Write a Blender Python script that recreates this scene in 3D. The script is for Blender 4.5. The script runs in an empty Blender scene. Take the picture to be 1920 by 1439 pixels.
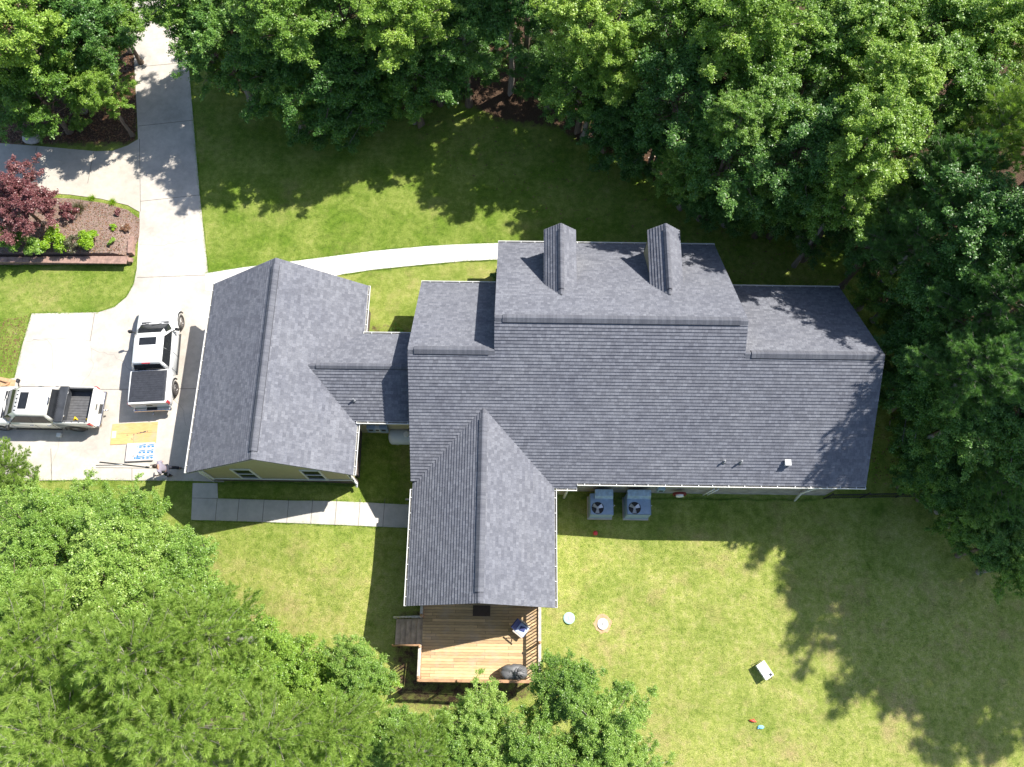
import bpy, bmesh, math, random
import numpy as np
from mathutils import Vector, Matrix

R = math.radians
sc = bpy.context.scene
COL = sc.collection
rnd = random.Random(7)

# ------------------------------------------------------------------ camera
F_PX, CAM_H = 1510.0, 40.5
TILT, TAZ, ROLL = R(19.285), R(0.063), R(0.801)
_fw = Vector((math.sin(TILT)*math.sin(TAZ), math.sin(TILT)*math.cos(TAZ), -math.cos(TILT)))
_rt = Vector((math.cos(TAZ), -math.sin(TAZ), 0))
_up = _rt.cross(_fw)
RT = _rt*math.cos(ROLL) + _up*math.sin(ROLL)
UP = _up*math.cos(ROLL) - _rt*math.sin(ROLL)
CAM = Vector((0, 0, CAM_H))
cd = bpy.data.cameras.new('camera')
cam = bpy.data.objects.new('camera', cd)
COL.objects.link(cam)
cd.sensor_width = 36; cd.lens = F_PX/1920*36; cd.clip_end = 2000
cam.matrix_world = Matrix(((RT.x, UP.x, -_fw.x, 0), (RT.y, UP.y, -_fw.y, 0), (RT.z, UP.z, -_fw.z, CAM_H), (0, 0, 0, 1)))
sc.camera = cam

# ------------------------------------------------------------------ light
SUNV = Vector((0.718, 0.446, 1.0)).normalized()
w = bpy.data.worlds.new('World'); sc.world = w; w.use_nodes = True
nt = w.node_tree; nt.nodes.clear()
sky = nt.nodes.new('ShaderNodeTexSky'); sky.sky_type = 'NISHITA'; sky.sun_disc = False
sky.sun_elevation = math.asin(SUNV.z); sky.sun_rotation = math.atan2(SUNV.x, SUNV.y)
bg = nt.nodes.new('ShaderNodeBackground'); bg.inputs[1].default_value = 0.108
wo = nt.nodes.new('ShaderNodeOutputWorld')
nt.links.new(sky.outputs[0], bg.inputs[0]); nt.links.new(bg.outputs[0], wo.inputs[0])
sl = bpy.data.lights.new('sun', 'SUN'); sl.energy = 5.0; sl.angle = R(0.53); sl.color = (1, 0.96, 0.88)
so = bpy.data.objects.new('sun', sl); COL.objects.link(so)
so.rotation_euler = (-SUNV).to_track_quat('-Z', 'Y').to_euler(); so.location = (30, 20, 60)
sc.view_settings.view_transform = 'Standard'; sc.view_settings.look = 'None'
sc.view_settings.exposure = 0.85; sc.view_settings.gamma = 1
sc.cycles.max_bounces = 6; sc.cycles.transparent_max_bounces = 8

# ------------------------------------------------------------------ maths helpers
def ray(u, v):
    return (_fw*F_PX + RT*(u-960) - UP*(v-720)).normalized()
def at(u, v, z=0.0):
    d = ray(u, v); return CAM + d*((z-CAM_H)/d.z)
def atY(u, v, y):
    d = ray(u, v); return CAM + d*(y/d.y)
def S(t):
    t = max(0.0, min(1.0, t)); return t*t*(3-2*t)
def terr(x, y):
    a = S((x+10.5)/6.0)*S((14-y)/6.0)
    dep = 1.05 + 0.095*max(0, min(11, x+4.5))
    z = -a*dep
    z2 = -0.9*S((6.3-y)/7.0)*(1-S((x+10.5)/6.0))
    z3 = -0.7*S((x-6)/16.0)*S((y-13)/5.0)
    z4 = -0.6*S((5-y)/9.0)
    return z+z2+z3+z4
def atg(u, v):
    z = 0.0
    for _ in range(12):
        p = at(u, v, z); z = terr(p.x, p.y)
    return Vector((p.x, p.y, z))

# ------------------------------------------------------------------ materials
def new_mat(name):
    m = bpy.data.materials.new(name); m.use_nodes = True
    n = m.node_tree; b = n.nodes['Principled BSDF']
    return m, n, b
def N(n, t, **kw):
    x = n.nodes.new(t)
    for k, v in kw.items(): setattr(x, k, v)
    return x
def ramp(n, src, stops):
    r = N(n, 'ShaderNodeValToRGB'); e = r.color_ramp.elements
    while len(e) < len(stops): e.new(0.5)
    for i, (p, c) in enumerate(stops):
        e[i].position = p; e[i].color = (*c, 1) if len(c) == 3 else c
    n.links.new(src, r.inputs[0]); return r.outputs[0]
def noise(n, vec, scale, detail=3, rough=0.55):
    t = N(n, 'ShaderNodeTexNoise'); t.inputs['Scale'].default_value = scale
    t.inputs['Detail'].default_value = detail; t.inputs['Roughness'].default_value = rough
    n.links.new(vec, t.inputs['Vector']); return t.outputs[0]
def mixc(n, f, a, b, mode='MIX'):
    m = N(n, 'ShaderNodeMix', data_type='RGBA', blend_type=mode)
    for s, v in ((0, f), (6, a), (7, b)):
        if isinstance(v, (int, float)): m.inputs[s].default_value = v
        elif isinstance(v, tuple): m.inputs[s].default_value = (*v, 1) if len(v) == 3 else v
        else: n.links.new(v, m.inputs[s])
    return m.outputs[2]
def mth(n, op, a, b=0.0, clamp=False):
    m = N(n, 'ShaderNodeMath', operation=op); m.use_clamp = clamp
    for s, v in ((0, a), (1, b)):
        if isinstance(v, (int, float)): m.inputs[s].default_value = v
        else: n.links.new(v, m.inputs[s])
    return m.outputs[0]
def bump(n, b, h, dist=0.02, strength=0.6):
    q = N(n, 'ShaderNodeBump'); q.inputs['Distance'].default_value = dist; q.inputs['Strength'].default_value = strength
    n.links.new(h, q.inputs['Height']); n.links.new(q.outputs[0], b.inputs['Normal'])
def simple(name, c, rough=0.6, metal=0.0, var=0.12, scale=6.0, spec=0.5, coat=0.0):
    m, n, b = new_mat(name)
    tc = N(n, 'ShaderNodeTexCoord')
    f = noise(n, tc.outputs['Object'], scale, 4)
    lo = tuple(max(0, x*(1-var)) for x in c); hi = tuple(min(1, x*(1+var)) for x in c)
    n.links.new(ramp(n, f, [(0.3, lo), (0.7, hi)]), b.inputs['Base Color'])
    b.inputs['Roughness'].default_value = rough; b.inputs['Metallic'].default_value = metal
    b.inputs['Specular IOR Level'].default_value = spec
    if coat: b.inputs['Coat Weight'].default_value = coat
    return m

def mk_shingle(name, tone=1.0):
    m, n, b = new_mat(name)
    uv = N(n, 'ShaderNodeUVMap')
    br = N(n, 'ShaderNodeTexBrick'); br.offset = 0.5; br.offset_frequency = 2; br.squash = 0.7; br.squash_frequency = 3
    n.links.new(uv.outputs[0], br.inputs['Vector'])
    for k, v in (('Scale', 1), ('Mortar Size', 0.006), ('Brick Width', 0.21), ('Row Height', 0.16), ('Bias', 0.0), ('Mortar Smooth', 0.3)):
        br.inputs[k].default_value = v
    br.inputs['Color1'].default_value = (0.112*tone, 0.117*tone, 0.137*tone, 1)
    br.inputs['Color2'].default_value = (0.166*tone, 0.173*tone, 0.197*tone, 1)
    br.inputs['Mortar'].default_value = (0.10*tone, 0.10*tone, 0.115*tone, 1)
    br2 = N(n, 'ShaderNodeTexBrick'); br2.offset = 0.37; br2.offset_frequency = 2; br2.squash = 1.6; br2.squash_frequency = 2
    n.links.new(uv.outputs[0], br2.inputs['Vector'])
    for k, v in (('Scale', 1), ('Mortar Size', 0.0), ('Brick Width', 0.31), ('Row Height', 0.16)):
        br2.inputs[k].default_value = v
    br2.inputs['Color1'].default_value = (0.92, 0.92, 0.93, 1); br2.inputs['Color2'].default_value = (1.07, 1.07, 1.07, 1)
    c = mixc(n, 0.8, br.outputs[0], br2.outputs[0], 'MULTIPLY')
    big = noise(n, uv.outputs[0], 0.5, 3)
    mid_ = noise(n, uv.outputs[0], 11, 2, 0.7)
    c = mixc(n, 1.0, c, ramp(n, mid_, [(0.3, (0.84, 0.84, 0.86)), (0.7, (1.14, 1.13, 1.12))]), 'MULTIPLY')
    c = mixc(n, 1.0, c, ramp(n, big, [(0.3, (0.9, 0.9, 0.92)), (0.7, (1.08, 1.07, 1.05))]), 'MULTIPLY')
    gr = noise(n, uv.outputs[0], 90, 2)
    c = mixc(n, 1.0, c, ramp(n, gr, [(0.3, (0.8, 0.8, 0.8)), (0.7, (1.2, 1.2, 1.2))]), 'MULTIPLY')
    n.links.new(c, b.inputs['Base Color'])
    b.inputs['Roughness'].default_value = 0.85; b.inputs['Specular IOR Level'].default_value = 0.3
    bump(n, b, gr, 0.004, 0.5)
    return m

def mk_concrete(name, c, stain=0.25, scale=0.35):
    m, n, b = new_mat(name)
    tc = N(n, 'ShaderNodeTexCoord'); o = tc.outputs['Object']
    f = noise(n, o, scale, 5, 0.65); g = noise(n, o, 2.2, 5, 0.7); h = noise(n, o, 40, 2)
    d = tuple(x*(1-stain) for x in c)
    col = mixc(n, ramp(n, f, [(0.38, (0, 0, 0)), (0.62, (1, 1, 1))]), d, c)
    col = mixc(n, 1.0, col, ramp(n, g, [(0.3, (0.86, 0.86, 0.85)), (0.6, (1.03, 1.03, 1.03))]), 'MULTIPLY')
    col = mixc(n, 1.0, col, ramp(n, h, [(0.3, (0.93, 0.93, 0.93)), (0.7, (1.05, 1.05, 1.05))]), 'MULTIPLY')
    n.links.new(col, b.inputs['Base Color']); b.inputs['Roughness'].default_value = 0.85
    bump(n, b, h, 0.004, 0.4)
    return m

def mk_ground():
    m, n, b = new_mat('lawn_and_leaf_litter')
    tc = N(n, 'ShaderNodeTexCoord'); o = tc.outputs['Object']
    at_l = N(n, 'ShaderNodeAttribute', attribute_name='litter'); at_d = N(n, 'ShaderNodeAttribute', attribute_name='dry')
    n1 = noise(n, o, 0.45, 5, 0.62); n2 = noise(n, o, 3.0, 4, 0.7); n3 = noise(n, o, 17, 3, 0.7); n4 = noise(n, o, 60, 2, 0.6)
    green = ramp(n, n2, [(0.25, (0.085, 0.15, 0.014)), (0.5, (0.155, 0.255, 0.026)), (0.75, (0.25, 0.35, 0.05))])
    dry = ramp(n, n2, [(0.25, (0.24, 0.32, 0.05)), (0.5, (0.42, 0.46, 0.12)), (0.78, (0.60, 0.55, 0.24))])
    dm = mth(n, 'ADD', mth(n, 'MULTIPLY', at_d.outputs['Fac'], 0.95), mth(n, 'MULTIPLY', mth(n, 'SUBTRACT', n1, 0.5), 2.0), clamp=True)
    gcol = mixc(n, dm, green, dry)
    tan = mth(n, 'MULTIPLY', mth(n, 'SUBTRACT', noise(n, o, 0.8, 4, 0.6), 0.53), 5.0, clamp=True)
    tan = mth(n, 'MULTIPLY', tan, at_d.outputs['Fac'])
    gcol = mixc(n, mth(n, 'MULTIPLY', tan, 0.5), gcol, (0.52, 0.40, 0.20))
    worn = mth(n, 'MULTIPLY', mth(n, 'SUBTRACT', noise(n, o, 0.33, 6, 0.72), 0.55), 6.0, clamp=True)
    worn = mth(n, 'MULTIPLY', worn, mth(n, 'ADD', mth(n, 'MULTIPLY', at_d.outputs['Fac'], 0.6), 0.15))
    gcol = mixc(n, worn, gcol, (0.50, 0.37, 0.20))
    wav = N(n, 'ShaderNodeTexWave'); wav.inputs['Scale'].default_value = 0.55; wav.inputs['Distortion'].default_value = 5.0; wav.inputs['Detail'].default_value = 1; n.links.new(o, wav.inputs['Vector'])
    gcol = mixc(n, 1.0, gcol, ramp(n, wav.outputs[1], [(0.35, (0.975, 0.98, 0.975)), (0.65, (1.015, 1.015, 1.01))]), 'MULTIPLY')
    gcol = mixc(n, 1.0, gcol, ramp(n, n3, [(0.25, (0.62, 0.66, 0.6)), (0.75, (1.32, 1.28, 1.25))]), 'MULTIPLY')
    gcol = mixc(n, 1.0, gcol, ramp(n, n4, [(0.3, (0.7, 0.72, 0.7)), (0.7, (1.25, 1.22, 1.2))]), 'MULTIPLY')
    lit = ramp(n, n3, [(0.2, (0.035, 0.02, 0.013)), (0.5, (0.10, 0.06, 0.038)), (0.78, (0.24, 0.15, 0.10))])
    lm = mth(n, 'ADD', at_l.outputs['Fac'], mth(n, 'MULTIPLY', mth(n, 'SUBTRACT', n2, 0.5), 0.9))
    lm = mth(n, 'MULTIPLY', mth(n, 'SUBTRACT', lm, 0.38), 4.0, clamp=True)
    n.links.new(mixc(n, lm, gcol, lit), b.inputs['Base Color'])
    b.inputs['Roughness'].default_value = 0.9; b.inputs['Specular IOR Level'].default_value = 0.2
    bump(n, b, mth(n, 'ADD', n3, n4), 0.07, 0.9)
    return m

def mk_leaf(name, cols, trans=0.28, rough=0.42, hue=0.5, spec=0.5):
    """leaf colour varies per leaf (attribute) and per tree (object random)"""
    m, n, b = new_mat(name)
    a = N(n, 'ShaderNodeAttribute', attribute_name='tint')
    oi = N(n, 'ShaderNodeObjectInfo')
    f = mth(n, 'ADD', mth(n, 'MULTIPLY', a.outputs['Fac'], 1-hue*0.5), mth(n, 'MULTIPLY', oi.outputs['Random'], hue*0.5))
    c = ramp(n, f, [(0.0, cols[0]), (0.5, cols[1]), (1.0, cols[2])])
    n.links.new(c, b.inputs['Base Color']); b.inputs['Roughness'].default_value = rough
    b.inputs['Specular IOR Level'].default_value = spec
    t = N(n, 'ShaderNodeBsdfTranslucent')
    tcol = mixc(n, 1.0, c, (1.25, 1.35, 0.6), 'MULTIPLY'); n.links.new(tcol, t.inputs[0])
    mx = N(n, 'ShaderNodeMixShader'); mx.inputs[0].default_value = trans
    out = n.nodes['Material Output']
    n.links.new(b.outputs[0], mx.inputs[1]); n.links.new(t.outputs[0], mx.inputs[2]); n.links.new(mx.outputs[0], out.inputs[0])
    return m

def mk_wood(name, c, var=0.35, length=3.0, axis=1, row=0.14):
    m, n, b = new_mat(name)
    uv = N(n, 'ShaderNodeUVMap')
    br = N(n, 'ShaderNodeTexBrick'); br.offset = 0.43; br.squash = 1.35; br.squash_frequency = 3
    n.links.new(uv.outputs[0], br.inputs['Vector'])
    for k, v in (('Scale', 1), ('Mortar Size', 0.006), ('Brick Width', length), ('Row Height', row), ('Mortar Smooth', 0.1)):
        br.inputs[k].default_value = v
    br.inputs['Color1'].default_value = (*[x*(1-var) for x in c], 1)
    br.inputs['Color2'].default_value = (*[min(1, x*(1+var)) for x in c], 1)
    br.inputs['Mortar'].default_value = (0.05, 0.03, 0.02, 1)
    mp = N(n, 'ShaderNodeMapping'); mp.inputs['Scale'].default_value = (1.2, 14, 1); n.links.new(uv.outputs[0], mp.inputs[0])
    g = noise(n, mp.outputs[0], 2.5, 4, 0.6)
    s = noise(n, uv.outputs[0], 1.4, 3, 0.6)
    col = mixc(n, 1.0, br.outputs[0], ramp(n, g, [(0.25, (0.7, 0.68, 0.66)), (0.7, (1.15, 1.15, 1.15))]), 'MULTIPLY')
    col = mixc(n, mth(n, 'MULTIPLY', mth(n, 'SUBTRACT', s, 0.5), 2.2, clamp=True), col, (0.42, 0.34, 0.29))
    n.links.new(col, b.inputs['Base Color']); b.inputs['Roughness'].default_value = 0.75
    return m

def mk_brick(name, c1, c2, mortar, bw=0.22, rh=0.075):
    m, n, b = new_mat(name)
    uv = N(n, 'ShaderNodeUVMap'); br = N(n, 'ShaderNodeTexBrick')
    n.links.new(uv.outputs[0], br.inputs['Vector'])
    for k, v in (('Scale', 1), ('Mortar Size', 0.008), ('Brick Width', bw), ('Row Height', rh)): br.inputs[k].default_value = v
    br.inputs['Color1'].default_value = (*c1, 1); br.inputs['Color2'].default_value = (*c2, 1); br.inputs['Mortar'].default_value = (*mortar, 1)
    g = noise(n, uv.outputs[0], 3, 4)
    n.links.new(mixc(n, 1.0, br.outputs[0], ramp(n, g, [(0.3, (0.8, 0.8, 0.8)), (0.7, (1.15, 1.15, 1.15))]), 'MULTIPLY'), b.inputs['Base Color'])
    b.inputs['Roughness'].default_value = 0.85
    return m

M = {}
M['ground'] = mk_ground()
M['shingle'] = mk_shingle('charcoal_shingle', 1.08); M['cap'] = mk_shingle('ridge_cap_shingle', 0.94)
M['conc'] = mk_concrete('drive_concrete', (0.56, 0.508, 0.45)); M['conc_tan'] = mk_concrete('side_drive_concrete', (0.50, 0.45, 0.385), 0.12)
M['conc_walk'] = mk_concrete('walk_concrete', (0.52, 0.49, 0.445), 0.15); M['conc_white'] = mk_concrete('front_path_concrete', (0.72, 0.69, 0.65), 0.1)
M['joint'] = simple('joint_dirt', (0.16, 0.15, 0.13), 0.95); M['crack'] = simple('crack_dirt', (0.30, 0.28, 0.25), 0.95)
M['mulch'] = simple('mulch', (0.21, 0.145, 0.12), 0.95, var=0.6, scale=22)
M['white'] = simple('white_trim', (0.80, 0.80, 0.78), 0.45, var=0.03); M['gutin'] = simple('gutter_inside', (0.22, 0.21, 0.19), 0.8, var=0.4, scale=9)
M['siding'] = simple('tan_siding', (0.42, 0.38, 0.24), 0.7, var=0.05); M['brickdark'] = mk_brick('dark_brick', (0.07, 0.045, 0.04), (0.12, 0.08, 0.07), (0.16, 0.15, 0.14))
M['ventgrey'] = simple('vent_grey', (0.22, 0.23, 0.25), 0.6, 0.2)
M['drip'] = simple('drip_edge', (0.12, 0.12, 0.13), 0.6)
M['stone'] = mk_brick('grey_stone', (0.26, 0.24, 0.21), (0.4, 0.37, 0.33), (0.30, 0.28, 0.26), 0.4, 0.16)
M['glass'] = simple('dark_glass', (0.02, 0.022, 0.026), 0.08, var=0.2, spec=0.4); M['frame'] = simple('window_frame', (0.72, 0.72, 0.68), 0.5, var=0.03)
M['deck'] = mk_wood('deck_boards', (0.56, 0.385, 0.205), 0.26, 2.6); M['rail'] = simple('rail_wood', (0.40, 0.23, 0.125), 0.7, var=0.25, scale=5)
M['railcap'] = simple('weathered_rail_cap', (0.52, 0.46, 0.40), 0.75, var=0.3, scale=7); M['stair'] = simple('stair_wood', (0.52, 0.38, 0.27), 0.75, var=0.25, scale=4)
M['paint'] = simple('white_car_paint', (0.80, 0.80, 0.80), 0.25, var=0.015, coat=1.0); M['paint2'] = simple('pearl_car_paint', (0.70, 0.68, 0.63), 0.28, var=0.02, coat=1.0)
M['tyre'] = simple('tyre_rubber', (0.05, 0.045, 0.042), 0.8); M['rim'] = simple('alloy_rim', (0.45, 0.43, 0.42), 0.3, 0.9)
M['black'] = simple('black_plastic', (0.02, 0.02, 0.022), 0.5); M['chrome'] = simple('chrome', (0.6, 0.6, 0.6), 0.12, 1.0)
M['tonneau'] = simple('tonneau_vinyl', (0.035, 0.037, 0.045), 0.45, var=0.2); M['bedliner'] = simple('bed_liner', (0.10, 0.10, 0.105), 0.7, var=0.2)
M['redlens'] = simple('red_lens', (0.45, 0.02, 0.03), 0.15, coat=1.0); M['lens'] = simple('clear_lens', (0.6, 0.62, 0.65), 0.1, coat=1.0)
M['yellow'] = simple('yellow_plastic', (0.85, 0.55, 0.02), 0.5); M['toolbox'] = simple('toolbox_black', (0.045, 0.048, 0.055), 0.4, var=0.3, scale=3)
M['metal'] = simple('galvanised', (0.5, 0.52, 0.54), 0.35, 0.7, var=0.2); M['boxvent'] = simple('pale_vent', (0.42, 0.43, 0.44), 0.6); M['acpaint'] = simple('ac_cabinet_paint', (0.26, 0.36, 0.50), 0.5, var=0.1); M['achood'] = simple('duct_sheet_metal', (0.40, 0.54, 0.64), 0.35, 0.4, var=0.2)
M['ply'] = mk_wood('plywood', (0.62, 0.385, 0.155), 0.08, 9.0, row=1.3); M['plypatch'] = simple('pale_patch', (0.78, 0.66, 0.42), 0.8, var=0.06)
M['pack'] = simple('bundle_wrap', (0.56, 0.49, 0.46), 0.6, var=0.05); M['blue'] = simple('blue_print', (0.03, 0.20, 0.75), 0.5, var=0.1); M['cyan'] = simple('cyan_print', (0.30, 0.72, 0.75), 0.5); M['ink'] = simple('dark_ink', (0.04, 0.05, 0.07), 0.6)
M['bark'] = simple('bark', (0.16, 0.12, 0.09), 0.9, var=0.35, scale=9); M['barkgrey'] = simple('grey_bark', (0.27, 0.24, 0.21), 0.9, var=0.3, scale=9)
M['red'] = simple('red_rubber', (0.62, 0.04, 0.06), 0.4, var=0.08); M['toyred'] = simple('red_toy_plastic', (0.8, 0.08, 0.05), 0.4); M['toyblue'] = simple('blue_toy_plastic', (0.25, 0.62, 0.85), 0.4)
M['lidgreen'] = simple('pale_green_lid', (0.36, 0.60, 0.52), 0.6, var=0.1, scale=10); M['lidwhite'] = simple('white_lid', (0.80, 0.78, 0.75), 0.6, var=0.05); M['dirt'] = simple('bare_dirt', (0.46, 0.30, 0.17), 0.95, var=0.2, scale=8)
M['cover'] = simple('grill_cover_fabric', (0.13, 0.13, 0.135), 0.55, var=0.2, scale=3); M['tank'] = simple('tank_paint', (0.52, 0.58, 0.62), 0.4, var=0.05)
M['paver'] = simple('wall_block', (0.30, 0.19, 0.155), 0.9, var=0.3, scale=5); M['iron'] = simple('black_iron', (0.02, 0.02, 0.02), 0.5)
M['skin'] = simple('skin', (0.50, 0.27, 0.19), 0.5, var=0.05); M['hair'] = simple('dark_hair', (0.03, 0.02, 0.015), 0.6); M['shirt'] = simple('lavender_grey_shirt', (0.25, 0.225, 0.275), 0.85, var=0.08, scale=9)
M['pants'] = simple('dark_trousers', (0.02, 0.022, 0.035), 0.85); M['chairfab'] = simple('pale_blue_cloth', (0.42, 0.50, 0.72), 0.7, var=0.1); M['navy'] = simple('navy_cloth', (0.03, 0.045, 0.16), 0.7)
M['rock'] = simple('pale_rock', (0.42, 0.40, 0.38), 0.85, var=0.25, scale=3); M['mat'] = simple('brown_doormat', (0.09, 0.06, 0.045), 0.95)
M['hosered'] = simple('maroon_hose', (0.22, 0.03, 0.03), 0.5)
M['leaf_mid'] = mk_leaf('leaf_mid', [(0.070, 0.161, 0.020), (0.168, 0.308, 0.042), (0.378, 0.518, 0.098)])
M['leaf_dark'] = mk_leaf('leaf_dark', [(0.042, 0.12, 0.022), (0.098, 0.22, 0.04), (0.24, 0.40, 0.08)], 0.28)
M['leaf_lime'] = mk_leaf('leaf_lime', [(0.104, 0.215, 0.023), (0.234, 0.377, 0.049), (0.468, 0.598, 0.117)], 0.3)
M['leaf_glossy'] = mk_leaf('leaf_glossy', [(0.091, 0.189, 0.029), (0.221, 0.364, 0.058), (0.494, 0.611, 0.169)], 0.3, 0.42, spec=0.5)
M['needle'] = mk_leaf('pine_needle', [(0.143, 0.242, 0.033), (0.297, 0.429, 0.083), (0.528, 0.627, 0.176)], 0.35, 0.45)
M['needle_dark'] = mk_leaf('pine_needle_dark', [(0.058, 0.145, 0.038), (0.123, 0.254, 0.065), (0.232, 0.406, 0.116)], 0.3, 0.45)
M['maple'] = mk_leaf('purple_leaf', [(0.085, 0.022, 0.026), (0.19, 0.065, 0.07), (0.38, 0.19, 0.18)], 0.25)
M['leaf_brown'] = mk_leaf('russet_leaf', [(0.12, 0.05, 0.03), (0.22, 0.10, 0.06), (0.30, 0.2, 0.09)], 0.2)
M['leaf_olive'] = mk_leaf('olive_leaf', [(0.06, 0.07, 0.03), (0.12, 0.12, 0.06), (0.2, 0.18, 0.10)], 0.2)
M['leaf_yel'] = mk_leaf('chartreuse_leaf', [(0.14, 0.26, 0.012), (0.24, 0.40, 0.02), (0.36, 0.50, 0.04)], 0.3)

# ------------------------------------------------------------------ mesh helpers
class MB:
    def __init__(s): s.bm = bmesh.new(); s.uv = s.bm.loops.layers.uv.new('UVMap'); s.T = Matrix.Identity(4)
    def face(s, pts, uvs=None, mi=0, smooth=False):
        vs = [s.bm.verts.new(s.T @ Vector(p)) for p in pts]
        try: f = s.bm.faces.new(vs)
        except ValueError: return None
        f.material_index = mi; f.smooth = smooth
        if uvs:
            for l, q in zip(f.loops, uvs): l[s.uv].uv = q
        return f
    def box(s, c, d, rz=0.0, rot=None, bev=0.0, mi=0):
        Rm = rot.to_4x4() if rot is not None else Matrix.Rotation(rz, 4, 'Z')
        T = s.T @ Matrix.Translation(Vector(c)) @ Rm
        r = bmesh.ops.create_cube(s.bm, size=1.0, matrix=T @ Matrix.Diagonal((*d, 1)))
        vs = r['verts']; fs = set(f for v in vs for f in v.link_faces)
        for f in fs:
            f.material_index = mi
            nn = f.normal; f.normal_update(); a = max(range(3), key=lambda i: abs(f.normal[i]))
            for l in f.loops:
                co = l.vert.co
                l[s.uv].uv = ((co.y, co.z), (co.x, co.z), (co.x, co.y))[a]
        if bev > 0:
            es = list(set(e for v in vs for e in v.link_edges))
            bmesh.ops.bevel(s.bm, geom=es, offset=bev, segments=2, affect='EDGES', profile=0.5)
    def cyl(s, c, r, h, seg=20, r2=None, rot=None, mi=0, smooth=True):
        T = s.T @ Matrix.Translation(Vector(c)) @ (rot.to_4x4() if rot is not None else Matrix.Identity(4))
        q = bmesh.ops.create_cone(s.bm, cap_ends=True, segments=seg, radius1=r, radius2=r if r2 is None else r2, depth=h, matrix=T)
        for f in set(f for v in q['verts'] for f in v.link_faces):
            f.material_index = mi; f.smooth = smooth and len(f.verts) == 4
    def sph(s, c, r, sc3=(1, 1, 1), seg=16, mi=0):
        T = s.T @ Matrix.Translation(Vector(c)) @ Matrix.Diagonal((sc3[0]*r, sc3[1]*r, sc3[2]*r, 1))
        q = bmesh.ops.create_uvsphere(s.bm, u_segments=seg, v_segments=max(6, seg//2), radius=1, matrix=T)
        for f in set(f for v in q['verts'] for f in v.link_faces): f.material_index = mi; f.smooth = True
    def tube(s, pts, rads, seg=8, mi=0):
        pts = [Vector(p) for p in pts]
        if isinstance(rads, (int, float)): rads = [rads]*len(pts)
        rings = []
        for i, p in enumerate(pts):
            d = (pts[min(i+1, len(pts)-1)] - pts[max(i-1, 0)]).normalized()
            a = d.orthogonal().normalized(); b_ = d.cross(a)
            rings.append([s.bm.verts.new(s.T @ (p + (a*math.cos(t)+b_*math.sin(t))*rads[i])) for t in [2*math.pi*k/seg for k in range(seg)]])
        for r0, r1 in zip(rings, rings[1:]):
            # align rings
            off = min(range(seg), key=lambda k: (r1[k].co-r0[0].co).length)
            for k in range(seg):
                f = s.bm.faces.new((r0[k], r0[(k+1) % seg], r1[(k+1+off) % seg], r1[(k+off) % seg])); f.smooth = True; f.material_index = mi
        for rg in (rings[0], rings[-1]):
            try: s.bm.faces.new(rg).material_index = mi
            except ValueError: pass
    def loft(s, rings, close=True, caps=True, mi=0, smooth=True):
        rr = [[s.bm.verts.new(s.T @ Vector(p)) for p in r] for r in rings]
        n = len(rr[0])
        for a, b_ in zip(rr, rr[1:]):
            for k in range(n if close else n-1):
                f = s.bm.faces.new((a[k], a[(k+1) % n], b_[(k+1) % n], b_[k])); f.smooth = smooth; f.material_index = mi
        if caps:
            s.bm.faces.new(list(reversed(rr[0]))).material_index = mi; s.bm.faces.new(rr[-1]).material_index = mi
    def build(s, name, mats, parent=None, loc=None, normals=True):
        if normals: bmesh.ops.recalc_face_normals(s.bm, faces=s.bm.faces[:])
        me = bpy.data.meshes.new(name); s.bm.to_mesh(me); s.bm.free()
        for m in (mats if isinstance(mats, (list, tuple)) else [mats]): me.materials.append(m)
        o = bpy.data.objects.new(name, me); COL.objects.link(o)
        if parent: o.parent = parent
        if loc is not None: o.location = loc
        return o

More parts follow.
